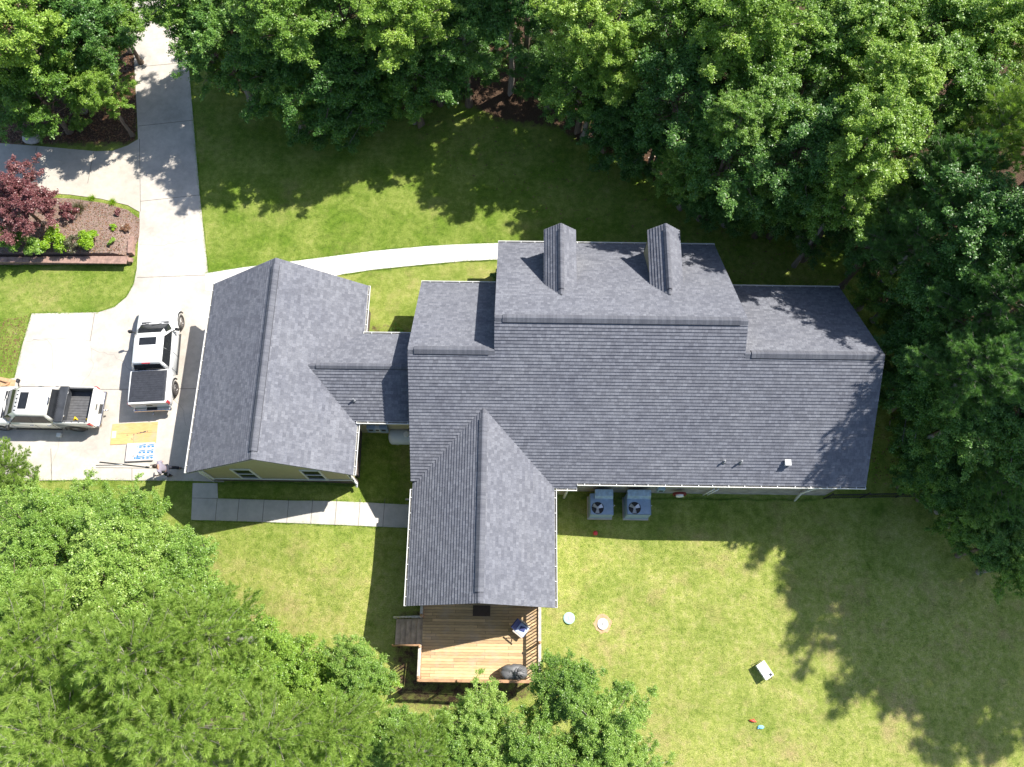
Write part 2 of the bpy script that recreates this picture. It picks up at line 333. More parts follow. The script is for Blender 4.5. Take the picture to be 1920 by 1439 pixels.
def tag(o, label=None, cat=None, group=None, kind=None):
    for k, v in (('label', label), ('category', cat), ('group', group), ('kind', kind)):
        if v: o[k] = v
    return o
def thing(name, label, cat, loc=(0, 0, 0), rz=0.0, group=None):
    o = bpy.data.objects.new(name, None); COL.objects.link(o); o.location = loc; o.rotation_euler = (0, 0, rz)
    return tag(o, label, cat, group)
def clip_poly(P, ax, val, keep_less):
    out = []
    for i in range(len(P)):
        a, b = P[i], P[(i+1) % len(P)]
        ia = (a[ax] <= val+1e-9) if keep_less else (a[ax] >= val-1e-9)
        ib = (b[ax] <= val+1e-9) if keep_less else (b[ax] >= val-1e-9)
        if ia: out.append(a)
        if ia != ib:
            t = (val-a[ax])/(b[ax]-a[ax]); out.append(tuple(a[k]+t*(b[k]-a[k]) for k in range(len(a))))
    return out
def drape(name, poly, mats, dz=0.03, step=0.6, parent=None, skirt=0.15, zf=terr):
    """flat sheet cut to a ground polygon and laid over the terrain, with an edge"""
    bm = bmesh.new(); vs = [bm.verts.new((p[0], p[1], 0)) for p in poly]; bm.faces.new(vs)
    xs = [p[0] for p in poly]; ys = [p[1] for p in poly]
    for ax, lo, hi in ((0, min(xs), max(xs)), (1, min(ys), max(ys))):
        k = lo+step
        while k < hi:
            co = [0, 0, 0]; no = [0, 0, 0]; co[ax] = k; no[ax] = 1
            bmesh.ops.bisect_plane(bm, geom=bm.verts[:]+bm.edges[:]+bm.faces[:], plane_co=co, plane_no=no); k += step
    be = [e for e in bm.edges if e.is_boundary]
    r = bmesh.ops.extrude_edge_only(bm, edges=be); low = set(g for g in r['geom'] if isinstance(g, bmesh.types.BMVert))
    for v in bm.verts: v.co.z = zf(v.co.x, v.co.y)+dz-(skirt if v in low else 0)
    bmesh.ops.recalc_face_normals(bm, faces=bm.faces[:])
    bm.faces.ensure_lookup_table()
    if sum(f.normal.z*f.calc_area() for f in bm.faces) < 0: bmesh.ops.reverse_faces(bm, faces=bm.faces[:])
    me = bpy.data.meshes.new(name); bm.to_mesh(me); bm.free(); me.materials.append(mats)
    o = bpy.data.objects.new(name, me); COL.objects.link(o)
    if parent: o.parent = parent
    return o
def strip_line(mb, pts, wd, dz=0.036, zf=terr, n=1):
    for a, b in zip(pts, pts[1:]):
        a = Vector((a[0], a[1])); b = Vector((b[0], b[1])); L = (b-a).length
        if L < 1e-4: continue
        k = max(1, int(L/0.6)); nn = Vector((-(b-a).y, (b-a).x)).normalized()*wd/2
        for i in range(k):
            p = a+(b-a)*(i/k); q = a+(b-a)*((i+1)/k)
            mb.face([(p.x-nn.x, p.y-nn.y, zf(p.x, p.y)+dz), (q.x-nn.x, q.y-nn.y, zf(q.x, q.y)+dz), (q.x+nn.x, q.y+nn.y, zf(q.x, q.y)+dz), (p.x+nn.x, p.y+nn.y, zf(p.x, p.y)+dz)])
def crack(pts, jit=0.08, seg=0.25):
    out = []
    for a, b in zip(pts, pts[1:]):
        a = Vector(a[:2]); b = Vector(b[:2]); k = max(1, int((b-a).length/seg))
        for i in range(k): out.append(a+(b-a)*(i/k)+Vector((rnd.uniform(-jit, jit), rnd.uniform(-jit, jit))))
    out.append(Vector(pts[-1][:2])); return out
def smooth_closed(pts, it=2):
    for _ in range(it):
        q = []
        for i in range(len(pts)):
            a, b = pts[i], pts[(i+1) % len(pts)]
            q += [(a[0]*.75+b[0]*.25, a[1]*.75+b[1]*.25), (a[0]*.25+b[0]*.75, a[1]*.25+b[1]*.75)]
        pts = q
    return pts
def G(pts): return [tuple(atg(u, v)[:2]) for u, v in pts]

# ------------------------------------------------------------------ ground
def inside(x, y, P):
    c = np.zeros(x.shape, bool); n = len(P)
    for i in range(n):
        x0, y0 = P[i]; x1, y1 = P[(i+1) % n]
        if y0 == y1: continue
        c ^= ((y0 > y) != (y1 > y)) & (x < (x1-x0)*(y-y0)/(y1-y0)+x0)
    return c
def dist_poly(x, y, P):
    d = np.full(x.shape, 1e9)
    for i in range(len(P)):
        ax, ay = P[i]; bx, by = P[(i+1) % len(P)]
        L = (bx-ax)**2+(by-ay)**2+1e-9
        t = np.clip(((x-ax)*(bx-ax)+(y-ay)*(by-ay))/L, 0, 1)
        d = np.minimum(d, np.hypot(x-ax-t*(bx-ax), y-ay-t*(by-ay)))
    return d
LITTER = G([(-600, -600), (-600, 276), (258, 270), (258, 40), (350, 40), (400, 150), (500, 190), (640, 222), (700, 222), (800, 205), (850, 180), (930, 225), (1010, 235), (1050, 240), (1080, 265), (1180, 300), (1260, 370), (1380, 405), (1520, 425), (1600, 480), (1640, 560), (1700, 660), (1690, 740), (1720, 850), (1780, 950), (1850, 1000), (1900, 1090), (2500, 1300), (2500, -600)])
PATCH = [G([(690, 603), (770, 612), (775, 632), (690, 632)]), G([(733, 1215), (733, 1335), (880, 1345), (1010, 1310), (1010, 1140), (745, 1140)])]
def build_ground():
    def axis(lo, hi, st, far):
        c = list(np.arange(lo, hi+1e-6, st)); d = st; a = lo; b = hi
        while b < far:
            d *= 1.35; a -= d; b += d; c = [a]+c+[b]
        return np.array(c)
    X = axis(-36, 36, 0.33, 420); Y = axis(-9, 42, 0.33, 420)
    gx, gy = np.meshgrid(X, Y, indexing='ij'); x = gx.ravel(); y = gy.ravel()
    z = np.array([terr(a, b) for a, b in zip(x, y)])
    nx, ny = len(X), len(Y)
    idx = np.arange(nx*ny).reshape(nx, ny)
    q = np.stack([idx[:-1, :-1], idx[1:, :-1], idx[1:, 1:], idx[:-1, 1:]], -1).reshape(-1, 4)
    me = bpy.data.meshes.new('ground')
    me.from_pydata(np.stack([x, y, z], 1).tolist(), [], q.tolist())
    li = np.where(inside(x, y, LITTER), 1.0, -1.0)*dist_poly(x, y, LITTER)
    lit = np.clip(li/1.6+0.5, 0, 1)
    for P in PATCH:
        l2 = np.where(inside(x, y, P), 1.0, -1.0)*dist_poly(x, y, P); lit = np.maximum(lit, 0.55*np.clip(l2/0.7+0.5, 0, 1))
    lit = np.where((x < -60) | (x > 60) | (y > 60) | (y < -30), 1, lit)
    a = me.attributes.new('litter', 'FLOAT', 'POINT'); a.data.foreach_set('value', lit)
    dry = 0.22+0.55*np.clip((9-y)/5, 0, 1)+0.14*np.clip((x+14)/8, 0, 1)*(y < 12); dry = np.where(x < -17, 0.38, dry)
    dry = np.where((y > 14) & (x > -10) & (x < 0) & (y < 21.5), 0.62, dry)
    a = me.attributes.new('dry', 'FLOAT', 'POINT'); a.data.foreach_set('value', dry)
    me.materials.append(M['ground']); me.polygons.foreach_set('use_smooth', [True]*len(me.polygons))
    o = bpy.data.objects.new('ground', me); COL.objects.link(o); tag(o, kind='structure')
build_ground()

# paved surfaces
drv = [(240, -30), (247, 40), (251, 100), (258, 230), (263, 380), (260, 450), (257, 505), (251, 535), (238, 558), (215, 577), (185, 587), (60, 589), (42, 650), (28, 710), (-10, 716), (-120, 720), (-120, 900), (60, 902), (170, 901), (372, 903), (420, 905), (420, 520), (390, 517), (388, 490), (375, 368), (364, 240), (352, 100), (343, 30), (335, -30)]
tag(drape('driveway', G(drv), M['conc'], 0.035), kind='structure')
sd = [(-140, 262), (0, 270), (70, 275), (180, 285), (212, 284), (240, 274), (260, 262), (264.5, 400), (240, 386), (190, 374), (130, 366), (60, 362), (0, 368), (-140, 372)]
tag(drape('side_drive', G(sd), M['conc_tan'], 0.031), kind='structure')
fp = [(386, 514), (455, 503), (560, 490), (700, 472), (800, 463), (850, 460), (940, 457), (960, 470), (960, 487), (930, 488), (870, 491), (800, 497), (700, 507), (640, 516), (540, 540), (420, 548), (386, 545)]
tag(drape('front_path', G(fp), M['conc_white'], 0.042), kind='structure')
bw = [(362, 907), (408, 907), (409, 936), (560, 940), (700, 944), (790, 948), (790, 991), (600, 984), (470, 979), (359, 976)]
tag(drape('back_walk', G(bw), M['conc_walk'], 0.05), kind='structure')
mb = MB()
for a, b in (((250, 128), (357, 118)), ((260, 238), (363, 227)), ((264, 379), (376, 367)), ((178, 589), (170, 640)), ((262, 262), (264, 398)), ((257, 522), (392, 517)), ((30, 733), (370, 730)), ((180, 878), (372, 880)), ((248, 880), (248, 903)), ((96, 842), (98, 903))):
    strip_line(mb, G([a, b]), 0.03, 0.041)
for a, b in (((176, 286), (165, 345)), ((70, 277), (60, 320)),): strip_line(mb, G([a, b]), 0.03, 0.037)
mb.build('expansion_joint', M['joint']); tag(bpy.data.objects['expansion_joint'], kind='structure')
mb = MB()
for P in ([(263, 458), (300, 462), (345, 455), (380, 447)], [(170, 640), (176, 690), (160, 715), (147, 733)], [(48, 640), (110, 636), (172, 640)], [(172, 655), (215, 668), (245, 695)], [(300, 522), (302, 560)], [(120, 795), (105, 850), (97, 890)], [(320, 735), (345, 770), (350, 800)], [(60, 640), (90, 637), (100, 655), (95, 720)]):
    strip_line(mb, crack(G(P)), 0.018, 0.041)
mb.build('concrete_crack', M['crack']); tag(bpy.data.objects['concrete_crack'], kind='structure')
mb = MB()
for u in (409, 450, 497, 543, 588, 633, 677, 723): strip_line(mb, G([(u-1, 936.5), (u-5, 979+(u-400)*0.03)]), 0.025, 0.056)
strip_line(mb, G([(361, 935), (409, 936)]), 0.025, 0.056)
for u in (610, 730, 850): strip_line(mb, G([(u, 487-(u-610)*0.1), (u+3, 520-(u-610)*0.1)]), 0.02, 0.048)
mb.build('walk_joint', M['joint']); tag(bpy.data.objects['walk_joint'], kind='structure')

# raised flower bed behind the block wall
BEDP = [(-140, 362), (0, 372), (60, 366), (130, 370), (190, 378), (236, 391), (259, 408), (258, 440), (246, 470), (240, 480), (-140, 480)]
BW = [at(-140, 484, 0), at(236, 482, 0)]
def bedz(x, y): return 0.04+0.50*S((at(100, 400, 0).y-y)/2.2)*S((at(262, 450, 0).x-x)/1.2)
tag(drape('mulch_bed', [tuple(at(u, v, 0.25)[:2]) for u, v in BEDP], M['mulch'], 0.03, 0.4, skirt=0.5, zf=bedz), kind='structure')

# ------------------------------------------------------------------ roof engine
RISE = 0.034; CRS = 0.16
def roof_slope(name, poly, zf, up, parent, mat=None):
    """shingled slope: every course is a real lapped strip. poly in plan, up = plan direction of the rise"""
    up = Vector(up); side = Vector((up.y, -up.x))
    sl = (zf(*(up*1.0)) - zf(0, 0)); L = math.sqrt(1+sl*sl)
    nrm = Vector((-up.x*sl, -up.y*sl, 1)).normalized()
    P = [(Vector(p).dot(up), Vector(p).dot(side)) for p in poly]
    t0 = min(p[0] for p in P); t1 = max(p[0] for p in P); st = CRS/L
    mb = MB(); k = math.floor(t0/st); t = k*st
    def W(q, off):
        xy = up*q[0]+side*q[1]; return Vector((xy.x, xy.y, zf(xy.x, xy.y)))+nrm*off
    while t < t1-1e-6:
        Q = clip_poly(clip_poly(P, 0, t, False), 0, t+st, True)
        Q = [q for i, q in enumerate(Q) if (Vector(q)-Vector(Q[i-1])).length > 1e-5]
        if len(Q) >= 3:
            offs = [RISE*(1-(q[0]-t)/st)+0.004 for q in Q]
            mb.face([W(q, o) for q, o in zip(Q, offs)], [(q[1]+(k*7 % 11)*0.09, q[0]*L+0.003) for q in Q])
            for i in range(len(Q)):
                a, b = Q[i], Q[(i+1) % len(Q)]
                if abs(a[0]-b[0]) < 1e-6 and abs(a[0]-max(t, t0)) < 1e-6:
                    mb.face([W(a, offs[i]), W(a, -0.002), W(b, -0.002), W(b, offs[i])], [(0, 0)]*4)
        t += st; k += 1
    # slab below (decking)
    n = len(poly); top = [Vector((*p, zf(*p)-0.004)) for p in poly]; bot = [v-Vector((0, 0, 0.13)) for v in top]
    mb.face(list(reversed(bot)), mi=1)
    for i in range(n):
        j = (i+1) % n; mb.face([top[i], top[j], bot[j], bot[i]], mi=1)
    o = mb.build(name, [mat or M['shingle'], M['drip']], parent, normals=False)
    for f in o.data.polygons:
        pass
    return o
def ridge(name, a, b, parent, slope=0.7, wd=0.15, inset=0.25, along=None):
    a = Vector(a); b = Vector(b); d = (b-a).normalized(); s = Vector((d.y, -d.x, 0)).normalized()
    mb = MB()
    def seg(p, q, wd, h, mi=0, cs=0.2, lap=0.006):
        n = max(1, int((q-p).length/cs)); dn = slope*wd
        for i in range(n):
            p0 = p+(q-p)*(i/n); p1 = p+(q-p)*((i+1)/n); u0 = i*cs; j = rnd.random()*3
            zz = Vector((0, 0, 1)); h1 = h+lap
            r0 = [p0+s*wd-zz*(dn-h), p0+s*0.035+zz*h, p0-s*0.035+zz*h, p0-s*wd-zz*(dn-h)]
            r1 = [v+(p1-p0)+zz*lap for v in r0]
            for k in range(3): mb.face([r0[k], r1[k], r1[k+1], r0[k+1]], [(j, 0.02), (j+0.2, 0.02), (j+0.2, 0.12), (j, 0.12)])
            mb.face([r1[0], r1[3], r1[3]-zz*0.012, r1[0]-zz*0.012], [(0, 0)]*4)
        for sgn in (1, -1):   # vent edge
            e0 = p+s*sgn*wd-Vector((0, 0, dn-h)); e1 = q+s*sgn*wd-Vector((0, 0, dn-h)); w_ = Vector((0, 0, h-0.004))
            mb.face([e0, e1, e1-w_, e0-w_], mi=1)
    seg(a, b, wd*0.95, 0.028)
    if inset is not None: seg(a+d*inset, b-d*inset, wd, 0.085)
    return mb.build(name, [M['cap'], M['black']], parent)
def gutter(name, a, b, out, parent, hang=0.75):
    """K gutter along the eave a-b (eave edge of the shingles), out = outward plan direction"""
    a = Vector(a); b = Vector(b); d = (b-a); L = d.length; d.normalize(); o = Vector((*out, 0)); mb = MB()
    ang = math.atan2(d.y, d.x); mid = (a+b)/2
    g = MB()
    g.box(mid+o*0.118+Vector((0, 0, -0.045)), (L, 0.022, 0.10), ang)
    g.box(mid+o*0.004+Vector((0, 0, -0.06)), (L, 0.01, 0.11), ang)
    for e in (a+d*0.006, b-d*0.006): g.box(e+o*0.06+Vector((0, 0, -0.05)), (0.012, 0.12, 0.10), ang)
    n = int(L/hang)
    for i in range(n):
        p = a+d*(L*(i+0.5)/n+rnd.uniform(-.08, .08)); g.box(p+o*0.06+Vector((0, 0, -0.005)), (0.026, 0.14, 0.014), ang)
    go = g.build(name, M['white'], parent)
    mb.box(mid+o*0.06+Vector((0, 0, -0.085)), (L-0.02, 0.104, 0.02), ang)
    mb.build('gutter_trough', M['gutin'], go)
    return go
def wall_poly(name, pts, thick_dir, mat, parent, th=0.15):
    """vertical slab from a polygon of 3D points"""
    t = Vector(thick_dir)*th; mb = MB(); P = [Vector(p) for p in pts]; n = len(P)
    ax = 1 if abs(thick_dir[0]) > 0.5 else 0
    uv = lambda v: (v[ax], v.z)
    mb.face(P, [uv(v) for v in P]); mb.face([v+t for v in reversed(P)], [uv(v) for v in reversed(P)])
    for i in range(n):
        j = (i+1) % n; mb.face([P[i], P[j], P[j]+t, P[i]+t], [uv(P[i]), uv(P[j]), uv(P[j]), uv(P[i])])
    return mb.build(name, mat, parent)
def downspout(pts, parent, wd=0.09):
    mb = MB(); mb.tube(pts, wd*0.6, 4); return mb.build('downspout', M['white'], parent)
def window(parent, x0, x1, z0, z1, y, face=-1):
    """double hung window in a wall facing -y (face=-1) or +y"""
    f = MB(); t = 0.075; d = 0.06; yc = y+face*0.03
    f.box(((x0+x1)/2, yc, z1), (x1-x0+t, d, t)); f.box(((x0+x1)/2, yc+face*0.012, z0), (x1-x0+t+0.06, d+0.03, t))
    for x in (x0, x1): f.box((x, yc, (z0+z1)/2), (t, d, z1-z0-t))
    f.box(((x0+x1)/2, yc, (z0+z1)/2), (x1-x0-t, d*0.8, 0.045))
    w_ = thing_part('window', parent)
    fo = f.build('window_frame', M['frame'], parent)
    g = MB(); g.box(((x0+x1)/2, y+face*0.012, (z0+z1)/2), (x1-x0-t+0.01, 0.02, z1-z0-t+0.01)); g.build('window_pane', M['glass'], fo)
def thing_part(*a): return None

# ------------------------------------------------------------------ garage
GX0, GX1, GYN, GYS, GZE, GZR = -15.42, -7.50, 18.44, 8.46, 2.82, 5.73
GM = (GX0+GX1)/2; GP = (GZR-GZE)/(GX1-GM)
CYN, CYS, CZE, CZR = 15.68, 11.11, 2.95, 4.47; CM = (CYN+CYS)/2; CP = (CZR-CZE)/(CYN-CM); CRX = GX1-(CZR-GZE)/GP
XL, XR, YS, ZS, PS = -4.81, 17.15, 8.35, 2.256, 0.714
YR1, YR2, PN, YN1, YN2, XC1, XC2 = 13.66, 14.91, 0.711, 18.89, 21.27, -0.82, 10.73
Z1 = ZS+PS*(YR1-YS); Z2 = ZS+PS*(YR2-YS); ZN1 = Z1-PN*(YN1-YR1); ZN2 = Z2-PN*(YN2-YR2)
PX0, PX1, PYS, PZE, PZR, PRY = -4.71, 2.11, 2.52, 2.093, 4.44, 11.41
PM = (PX0+PX1)/2; PP = (PZR-PZE)/(PX1-PM); PYV = YS+(PZE-ZS)/PS

ga = thing('garage', 'garage wing with a charcoal gable roof and tan gable wall with two windows', 'garage', (GM, (GYN+GYS)/2, 0))
GO = ga.location.copy()
house = thing('house', 'large charcoal shingled house with two dormers and a long rear wing ending at the deck', 'house', ((XL+XR)/2, (YS+YN1)/2, 0))
HO = house.location.copy()
def rel(o, base):
    o.location = o.location-base
    return o
def adopt(base_obj):
    for ch in base_obj.children: ch.location = ch.location-base_obj.location

gw = lambda x, y: GZE+GP*(x-GX0); ge = lambda x, y: GZE+GP*(GX1-x)
roof_slope('roof_slope', [(GX0, GYS), (GM, GYS), (GM, GYN), (GX0, GYN)], gw, (1, 0), ga)
# east slope: cut away under the connector valley
ce_n = lambda x, y: CZE+CP*(CYN-y); ce_s = lambda x, y: CZE+CP*(y-CYS)
xv = GX1-(CZE-GZE)/GP
roof_slope('roof_slope', [(GX1, GYS), (GX1, GYN), (GM, GYN), (GM, GYS)], ge, (-1, 0), ga)
roof_slope('roof_slope', [(XL+0.28, CYS), (XL+0.28, CM), (CRX-0.1, CM), (CRX-0.1, CYS)], ce_s, (0, 1), ga)
roof_slope('roof_slope', [(XL+0.28, CYN), (CRX-0.1, CYN), (CRX-0.1, CM), (XL+0.28, CM)], ce_n, (0, -1), ga)
ridge('ridge_cap', (GM, GYS+0.02, GZR), (GM, GYN-0.02, GZR), ga, GP, 0.19, 0.35)
ridge('ridge_cap', (CRX+0.05, CM, CZR), (XL+0.3, CM, CZR), ga, CP, 0.15, 0.35)
gutter('gutter', (GX0, GYS, GZE), (GX0, GYN, GZE), (-1, 0), ga)
gutter('gutter', (GX1, GYS, GZE), (GX1, CYS-0.1, GZE), (1, 0), ga)
gutter('gutter', (GX1, CYN+0.1, GZE), (GX1, GYN, GZE), (1, 0), ga)
gutter('gutter', (GX1-0.02, CYS, CZE), (XL+0.2, CYS, CZE), (0, -1), ga)
gutter('gutter', (GX1-0.02, CYN, CZE), (XL+0.2, CYN, CZE), (0, 1), ga)
# rake trim
def rake(a, b, off, parent):
    a = Vector(a)-Vector(off)*1.3-Vector((0, 0, .02)); b = Vector(b)-Vector(off)*1.3-Vector((0, 0, .02)); mb = MB(); t = Vector(off)
    mb.face([a+t, b+t, b+t-Vector((0, 0, 0.16)), a+t-Vector((0, 0, 0.16))]); mb.face([a-t*0.2, b-t*0.2, b-t*0.2-Vector((0, 0, 0.16)), a-t*0.2-Vector((0, 0, 0.16))])
    mb.face([a+t, b+t, b-t*0.2, a-t*0.2]); mb.face([a+t-Vector((0, 0, .16)), b+t-Vector((0, 0, .16)), b-t*0.2-Vector((0, 0, .16)), a-t*0.2-Vector((0, 0, .16))])
    mb.build('rake_board', M['white'], parent)
for y, s_ in ((GYS, -1), (GYN, 1)):
    rake((GX0, y, GZE-0.01), (GM, y, GZR-0.01), (0, s_*0.025, 0), ga); rake((GX1, y, GZE-0.01), (GM, y, GZR-0.01), (0, s_*0.025, 0), ga)
wi = 0.38; gyw = GYS+0.3; bz = 0.42
gx0, gx1 = GX0+wi, GX1-wi; th = lambda x: (GZE+GP*(min(x-GX0, GX1-x)))-0.16
wall_poly('wall', [(gx0, gyw, bz), (gx1, gyw, bz), (gx1, gyw, th(gx1)), (GM, gyw, th(GM)), (gx0, gyw, th(gx0))], (0, 1, 0), M['siding'], ga)
wall_poly('wall', [(gx0, GYN-0.35, -.3), (gx1, GYN-0.35, -.3), (gx1, GYN-0.35, th(gx1)), (GM, GYN-0.35, th(GM)), (gx0, GYN-0.35, th(gx0))], (0, -1, 0), M['siding'], ga)
wall_poly('wall', [(gx0, gyw+0.16, -.2), (gx0, GYN-0.51, -.2), (gx0, GYN-0.51, th(gx0)), (gx0, gyw+0.16, th(gx0))], (1, 0, 0), M['siding'], ga)
wall_poly('wall', [(gx1, gyw+0.16, bz), (gx1, GYN-0.51, bz), (gx1, GYN-0.51, th(gx1)), (gx1, gyw+0.16, th(gx1))], (-1, 0, 0), M['siding'], ga)
mb = MB(); mb.box(((gx0+gx1)/2, gyw+0.02, (bz-1.2)/2), (gx1-gx0+0.1, 0.14, bz+1.2)); mb.box((gx1+0.02, (gyw+GYN)/2, (bz-1.2)/2), (0.14, GYN-gyw-0.6, bz+1.2)); mb.build('brick_base', M['brickdark'], ga)
mb = MB(); mb.box(((gx0+gx1)/2, gyw-0.04, bz+0.02), (gx1-gx0+0.12, 0.05, 0.05)); mb.build('water_table_trim', M['white'], ga)
mb = MB()
mb.bm.free()
for yy in (GYS+2.6, GYS+7.0):
    mb = MB(); mb.box((gx0-0.03, yy, 1.1), (0.05, 2.7, 2.2))
    for k in range(1, 4): mb.box((gx0-0.06, yy, 0.55*k), (0.02, 2.6, 0.03))
    mb.build('garage_door', M['white'], ga)
for (u0, v0), (u1, v1) in (((432, 880), (488, 897)), ((562, 882), (611, 899))):
    a = atY(u0, v0, gyw); b = atY(u1, v1, gyw)
    a0 = atY(u0+36, v0+1, gyw)
    window(ga, a.x, b.x if b.x > a0.x else a0.x, min(b.z, a.z-1.0), a.z, gyw)
for x in (gx0+0.05, gx1-0.05): mb = MB(); mb.box((x, gyw-0.06, (GZE-0.2+bz)/2), (0.12, 0.06, GZE-0.2-bz)); mb.build('corner_board', M['white'], ga)
downspout([(GX1+0.06, GYS+0.12, GZE-0.1), (GX1+0.02, gyw-0.02, GZE-0.35), (gx1+0.06, gyw-0.12, GZE-0.75), (gx1+0.06, gyw-0.12, 0.1), (gx1+0.06, gyw-0.3, 0.02)], ga, 0.13)
downspout([(GX0-0.06, GYS+0.12, GZE-0.1), (gx0-0.1, gyw-0.05, GZE-0.5), (gx0-0.05, gyw-0.1, GZE-0.8), (gx0-0.05, gyw-0.1, 0.1)], ga)
downspout([(GX1+0.06, GYN-1.9, GZE-0.1), (gx1+0.1, GYN-1.9, GZE-0.4), (gx1+0.08, GYN-1.9, 0.0)], ga)
# connector walls
for y, s_ in ((CYS+0.3, 1), (CYN-0.3, -1)):
    wall_poly('wall', [(gx1, y, -1.6), (XL+0.3, y, -1.6), (XL+0.3, y, CZE-0.02), (gx1, y, CZE-0.02)], (0, s_, 0), M['siding'], ga)
mb = MB(); mb.cyl((-6.98, atY(663, 752, 0).y*0+11.98, 0), 0.05, 0.1); mb.bm.clear()
def pipe_vent(x, y, zf, parent, h=0.26):
    z = zf(x, y); m_ = MB(); m_.cyl((x, y, z+h/2-0.05), 0.042, h+0.1, 12); m_.cyl((x, y, z+0.04), 0.11, 0.08, 14, 0.05); m_.build('vent_pipe', M['ventgrey'], parent)
def on_plane(u, v, zf):
    z = 3.0
    for _ in range(40):
        p = at(u, v, z); z = 0.5*z+0.5*zf(p.x, p.y)
    return p
p = on_plane(664, 752, ce_s); pipe_vent(p.x, p.y, ce_s, ga, 0.28)
# meters on the connector wall
for k, (u, wd, hh, mm) in enumerate(((692, 0.42, 0.7, 'acpaint'), (704, 0.3, 0.55, 'tank'), (716, 0.4, 0.75, 'acpaint'))):
    q = atY(u, 797, CYS+0.2); mb = MB(); mb.box((q.x, CYS+0.2, 0.9), (wd, 0.2, hh), bev=0.02); mb.box((q.x, CYS+0.09, 1.0), (wd*0.5, 0.03, hh*0.3), mi=1); mb.build('meter_box', [M[mm], M['black']], ga)
adopt(ga)

# ------------------------------------------------------------------ main house
fs = lambda x, y: ZS+PS*(y-YS); fn1 = lambda x, y: Z1-PN*(y-YR1); fn2 = lambda x, y: Z2-PN*(y-YR2)
fpw = lambda x, y: PZE+PP*(x-PX0); fpe = lambda x, y: PZE+PP*(PX1-x)
XJ = 3.22
PYW = YS+(PZE-ZS)/PS
# south slope is one plane, pieces butt end to end and stop at the wing valleys
roof_slope('roof_slope', [(XL, YR1), (XL, YS), (XR, YS), (XR, YR1)], fs, (0, 1), house)
roof_slope('roof_slope', [(PX1-0.6, YS), (PX1-0.6, PYW), (XJ, PYW), (XJ, YS)], fs, (0, 1), house)
roof_slope('roof_slope', [(XC1, YR1), (XC2, YR1), (XC2, YR2), (XC1, YR2)], fs, (0, 1), house)
roof_slope('roof_slope', [(XL, YR1), (XC1+0.05, YR1), (XC1+0.05, YN1), (XL, YN1)], fn1, (0, -1), house)
roof_slope('roof_slope', [(XC2-0.05, YR1), (XR, YR1), (XR, YN1), (XC2-0.05, YN1)], fn1, (0, -1), house)
roof_slope('roof_slope', [(XC1, YR2), (XC2, YR2), (XC2, YN2), (XC1, YN2)], fn2, (0, -1), house)
roof_slope('roof_slope', [(PX0, PYS), (PM, PYS), (PM, PRY), (PX0, PRY)], fpw, (1, 0), house)
roof_slope('roof_slope', [(PX1, PYS), (PX1, PRY), (PM, PRY), (PM, PYS)], fpe, (-1, 0), house)
ridge('ridge_cap', (XL+0.02, YR1, Z1), (XC1+0.02, YR1, Z1), house, PS, 0.2, 0.28)
ridge('ridge_cap', (XC2-0.02, YR1, Z1), (XR-0.02, YR1, Z1), house, PS, 0.2, 0.3)
ridge('ridge_cap', (XC1+0.02, YR2, Z2), (XC2-0.02, YR2, Z2), house, PS, 0.2, 0.35)
ridge('ridge_cap', (PM, PYS+0.02, PZR), (PM, PRY-0.1, PZR), house, PP, 0.2, 0.45)
gutter('gutter', (XJ, YS, ZS), (XR, YS, ZS), (0, -1), house)
gutter('gutter', (PX1+0.1, PYW, PZE), (XJ, PYW, PZE), (0, -1), house)
gutter('gutter', (XL, YN1, ZN1), (XC1-0.02, YN1, ZN1), (0, 1), house)
gutter('gutter', (XC2+0.02, YN1, ZN1), (XR, YN1, ZN1), (0, 1), house)
gutter('gutter', (XC1, YN2, ZN2), (XC2, YN2, ZN2), (0, 1), house)
gutter('gutter', (PX0, PYS, PZE), (PX0, PYW-0.15, PZE), (-1, 0), house)
gutter('gutter', (PX1, PYS, PZE), (PX1, PYW-0.12, PZE), (1, 0), house)
for x, s_ in ((XL, -1), (XR, 1)):
    rake((x, YS, ZS-0.01), (x, YR1, Z1-0.01), (s_*0.025, 0, 0), house); rake((x, YN1, ZN1-0.01), (x, YR1, Z1-0.01), (s_*0.025, 0, 0), house)
for x, s_ in ((XC1, -1), (XC2, 1)):
    rake((x, YR1, Z1-0.01), (x, YR2, Z2-0.01), (s_*0.02, 0, 0), house); rake((x, YN2, ZN2-0.01), (x, YR2, Z2-0.01), (s_*0.02, 0, 0), house)
for a_, s_ in ((PX0, 1), (PX1, -1)): rake((a_, PYS, PZE-0.01), (PM, PYS, PZR-0.01), (0, -0.025, 0), house)
def th_s(y): return min(fs(0, y), fn1(0, y))-0.16
ysw = YS+0.42; ynw = YN1-0.4
wall_poly('wall', [(XJ-0.2, ysw, -3.2), (XR-0.35, ysw, -3.2), (XR-0.35, ysw, th_s(ysw)), (XJ-0.2, ysw, th_s(ysw))], (0, 1, 0), M['stone'], house)
wall_poly('wall', [(PX1-0.3, PYW+0.45, -3.2), (XJ-0.25, PYW+0.45, -3.2), (XJ-0.25, PYW+0.45, fs(0, PYW+.45)-.16), (PX1-0.3, PYW+0.45, fs(0, PYW+.45)-.16)], (0, 1, 0), M['siding'], house)
for x, s_ in ((XL+0.35, 1), (XR-0.35, -1)):
    wall_poly('gable_wall', [(x, ysw+0.16, -3.2), (x, ynw-0.16, -1.5), (x, ynw-0.16, th_s(ynw)), (x, YR1, Z1-0.16), (x, ysw+0.16, th_s(ysw))], (s_, 0, 0), M['siding'], house)
wall_poly('wall', [(XL+0.35, ynw, -1.5), (XC1, ynw, -1.5), (XC1, ynw, th_s(ynw)), (XL+0.35, ynw, th_s(ynw))], (0, -1, 0), M['stone'], house)
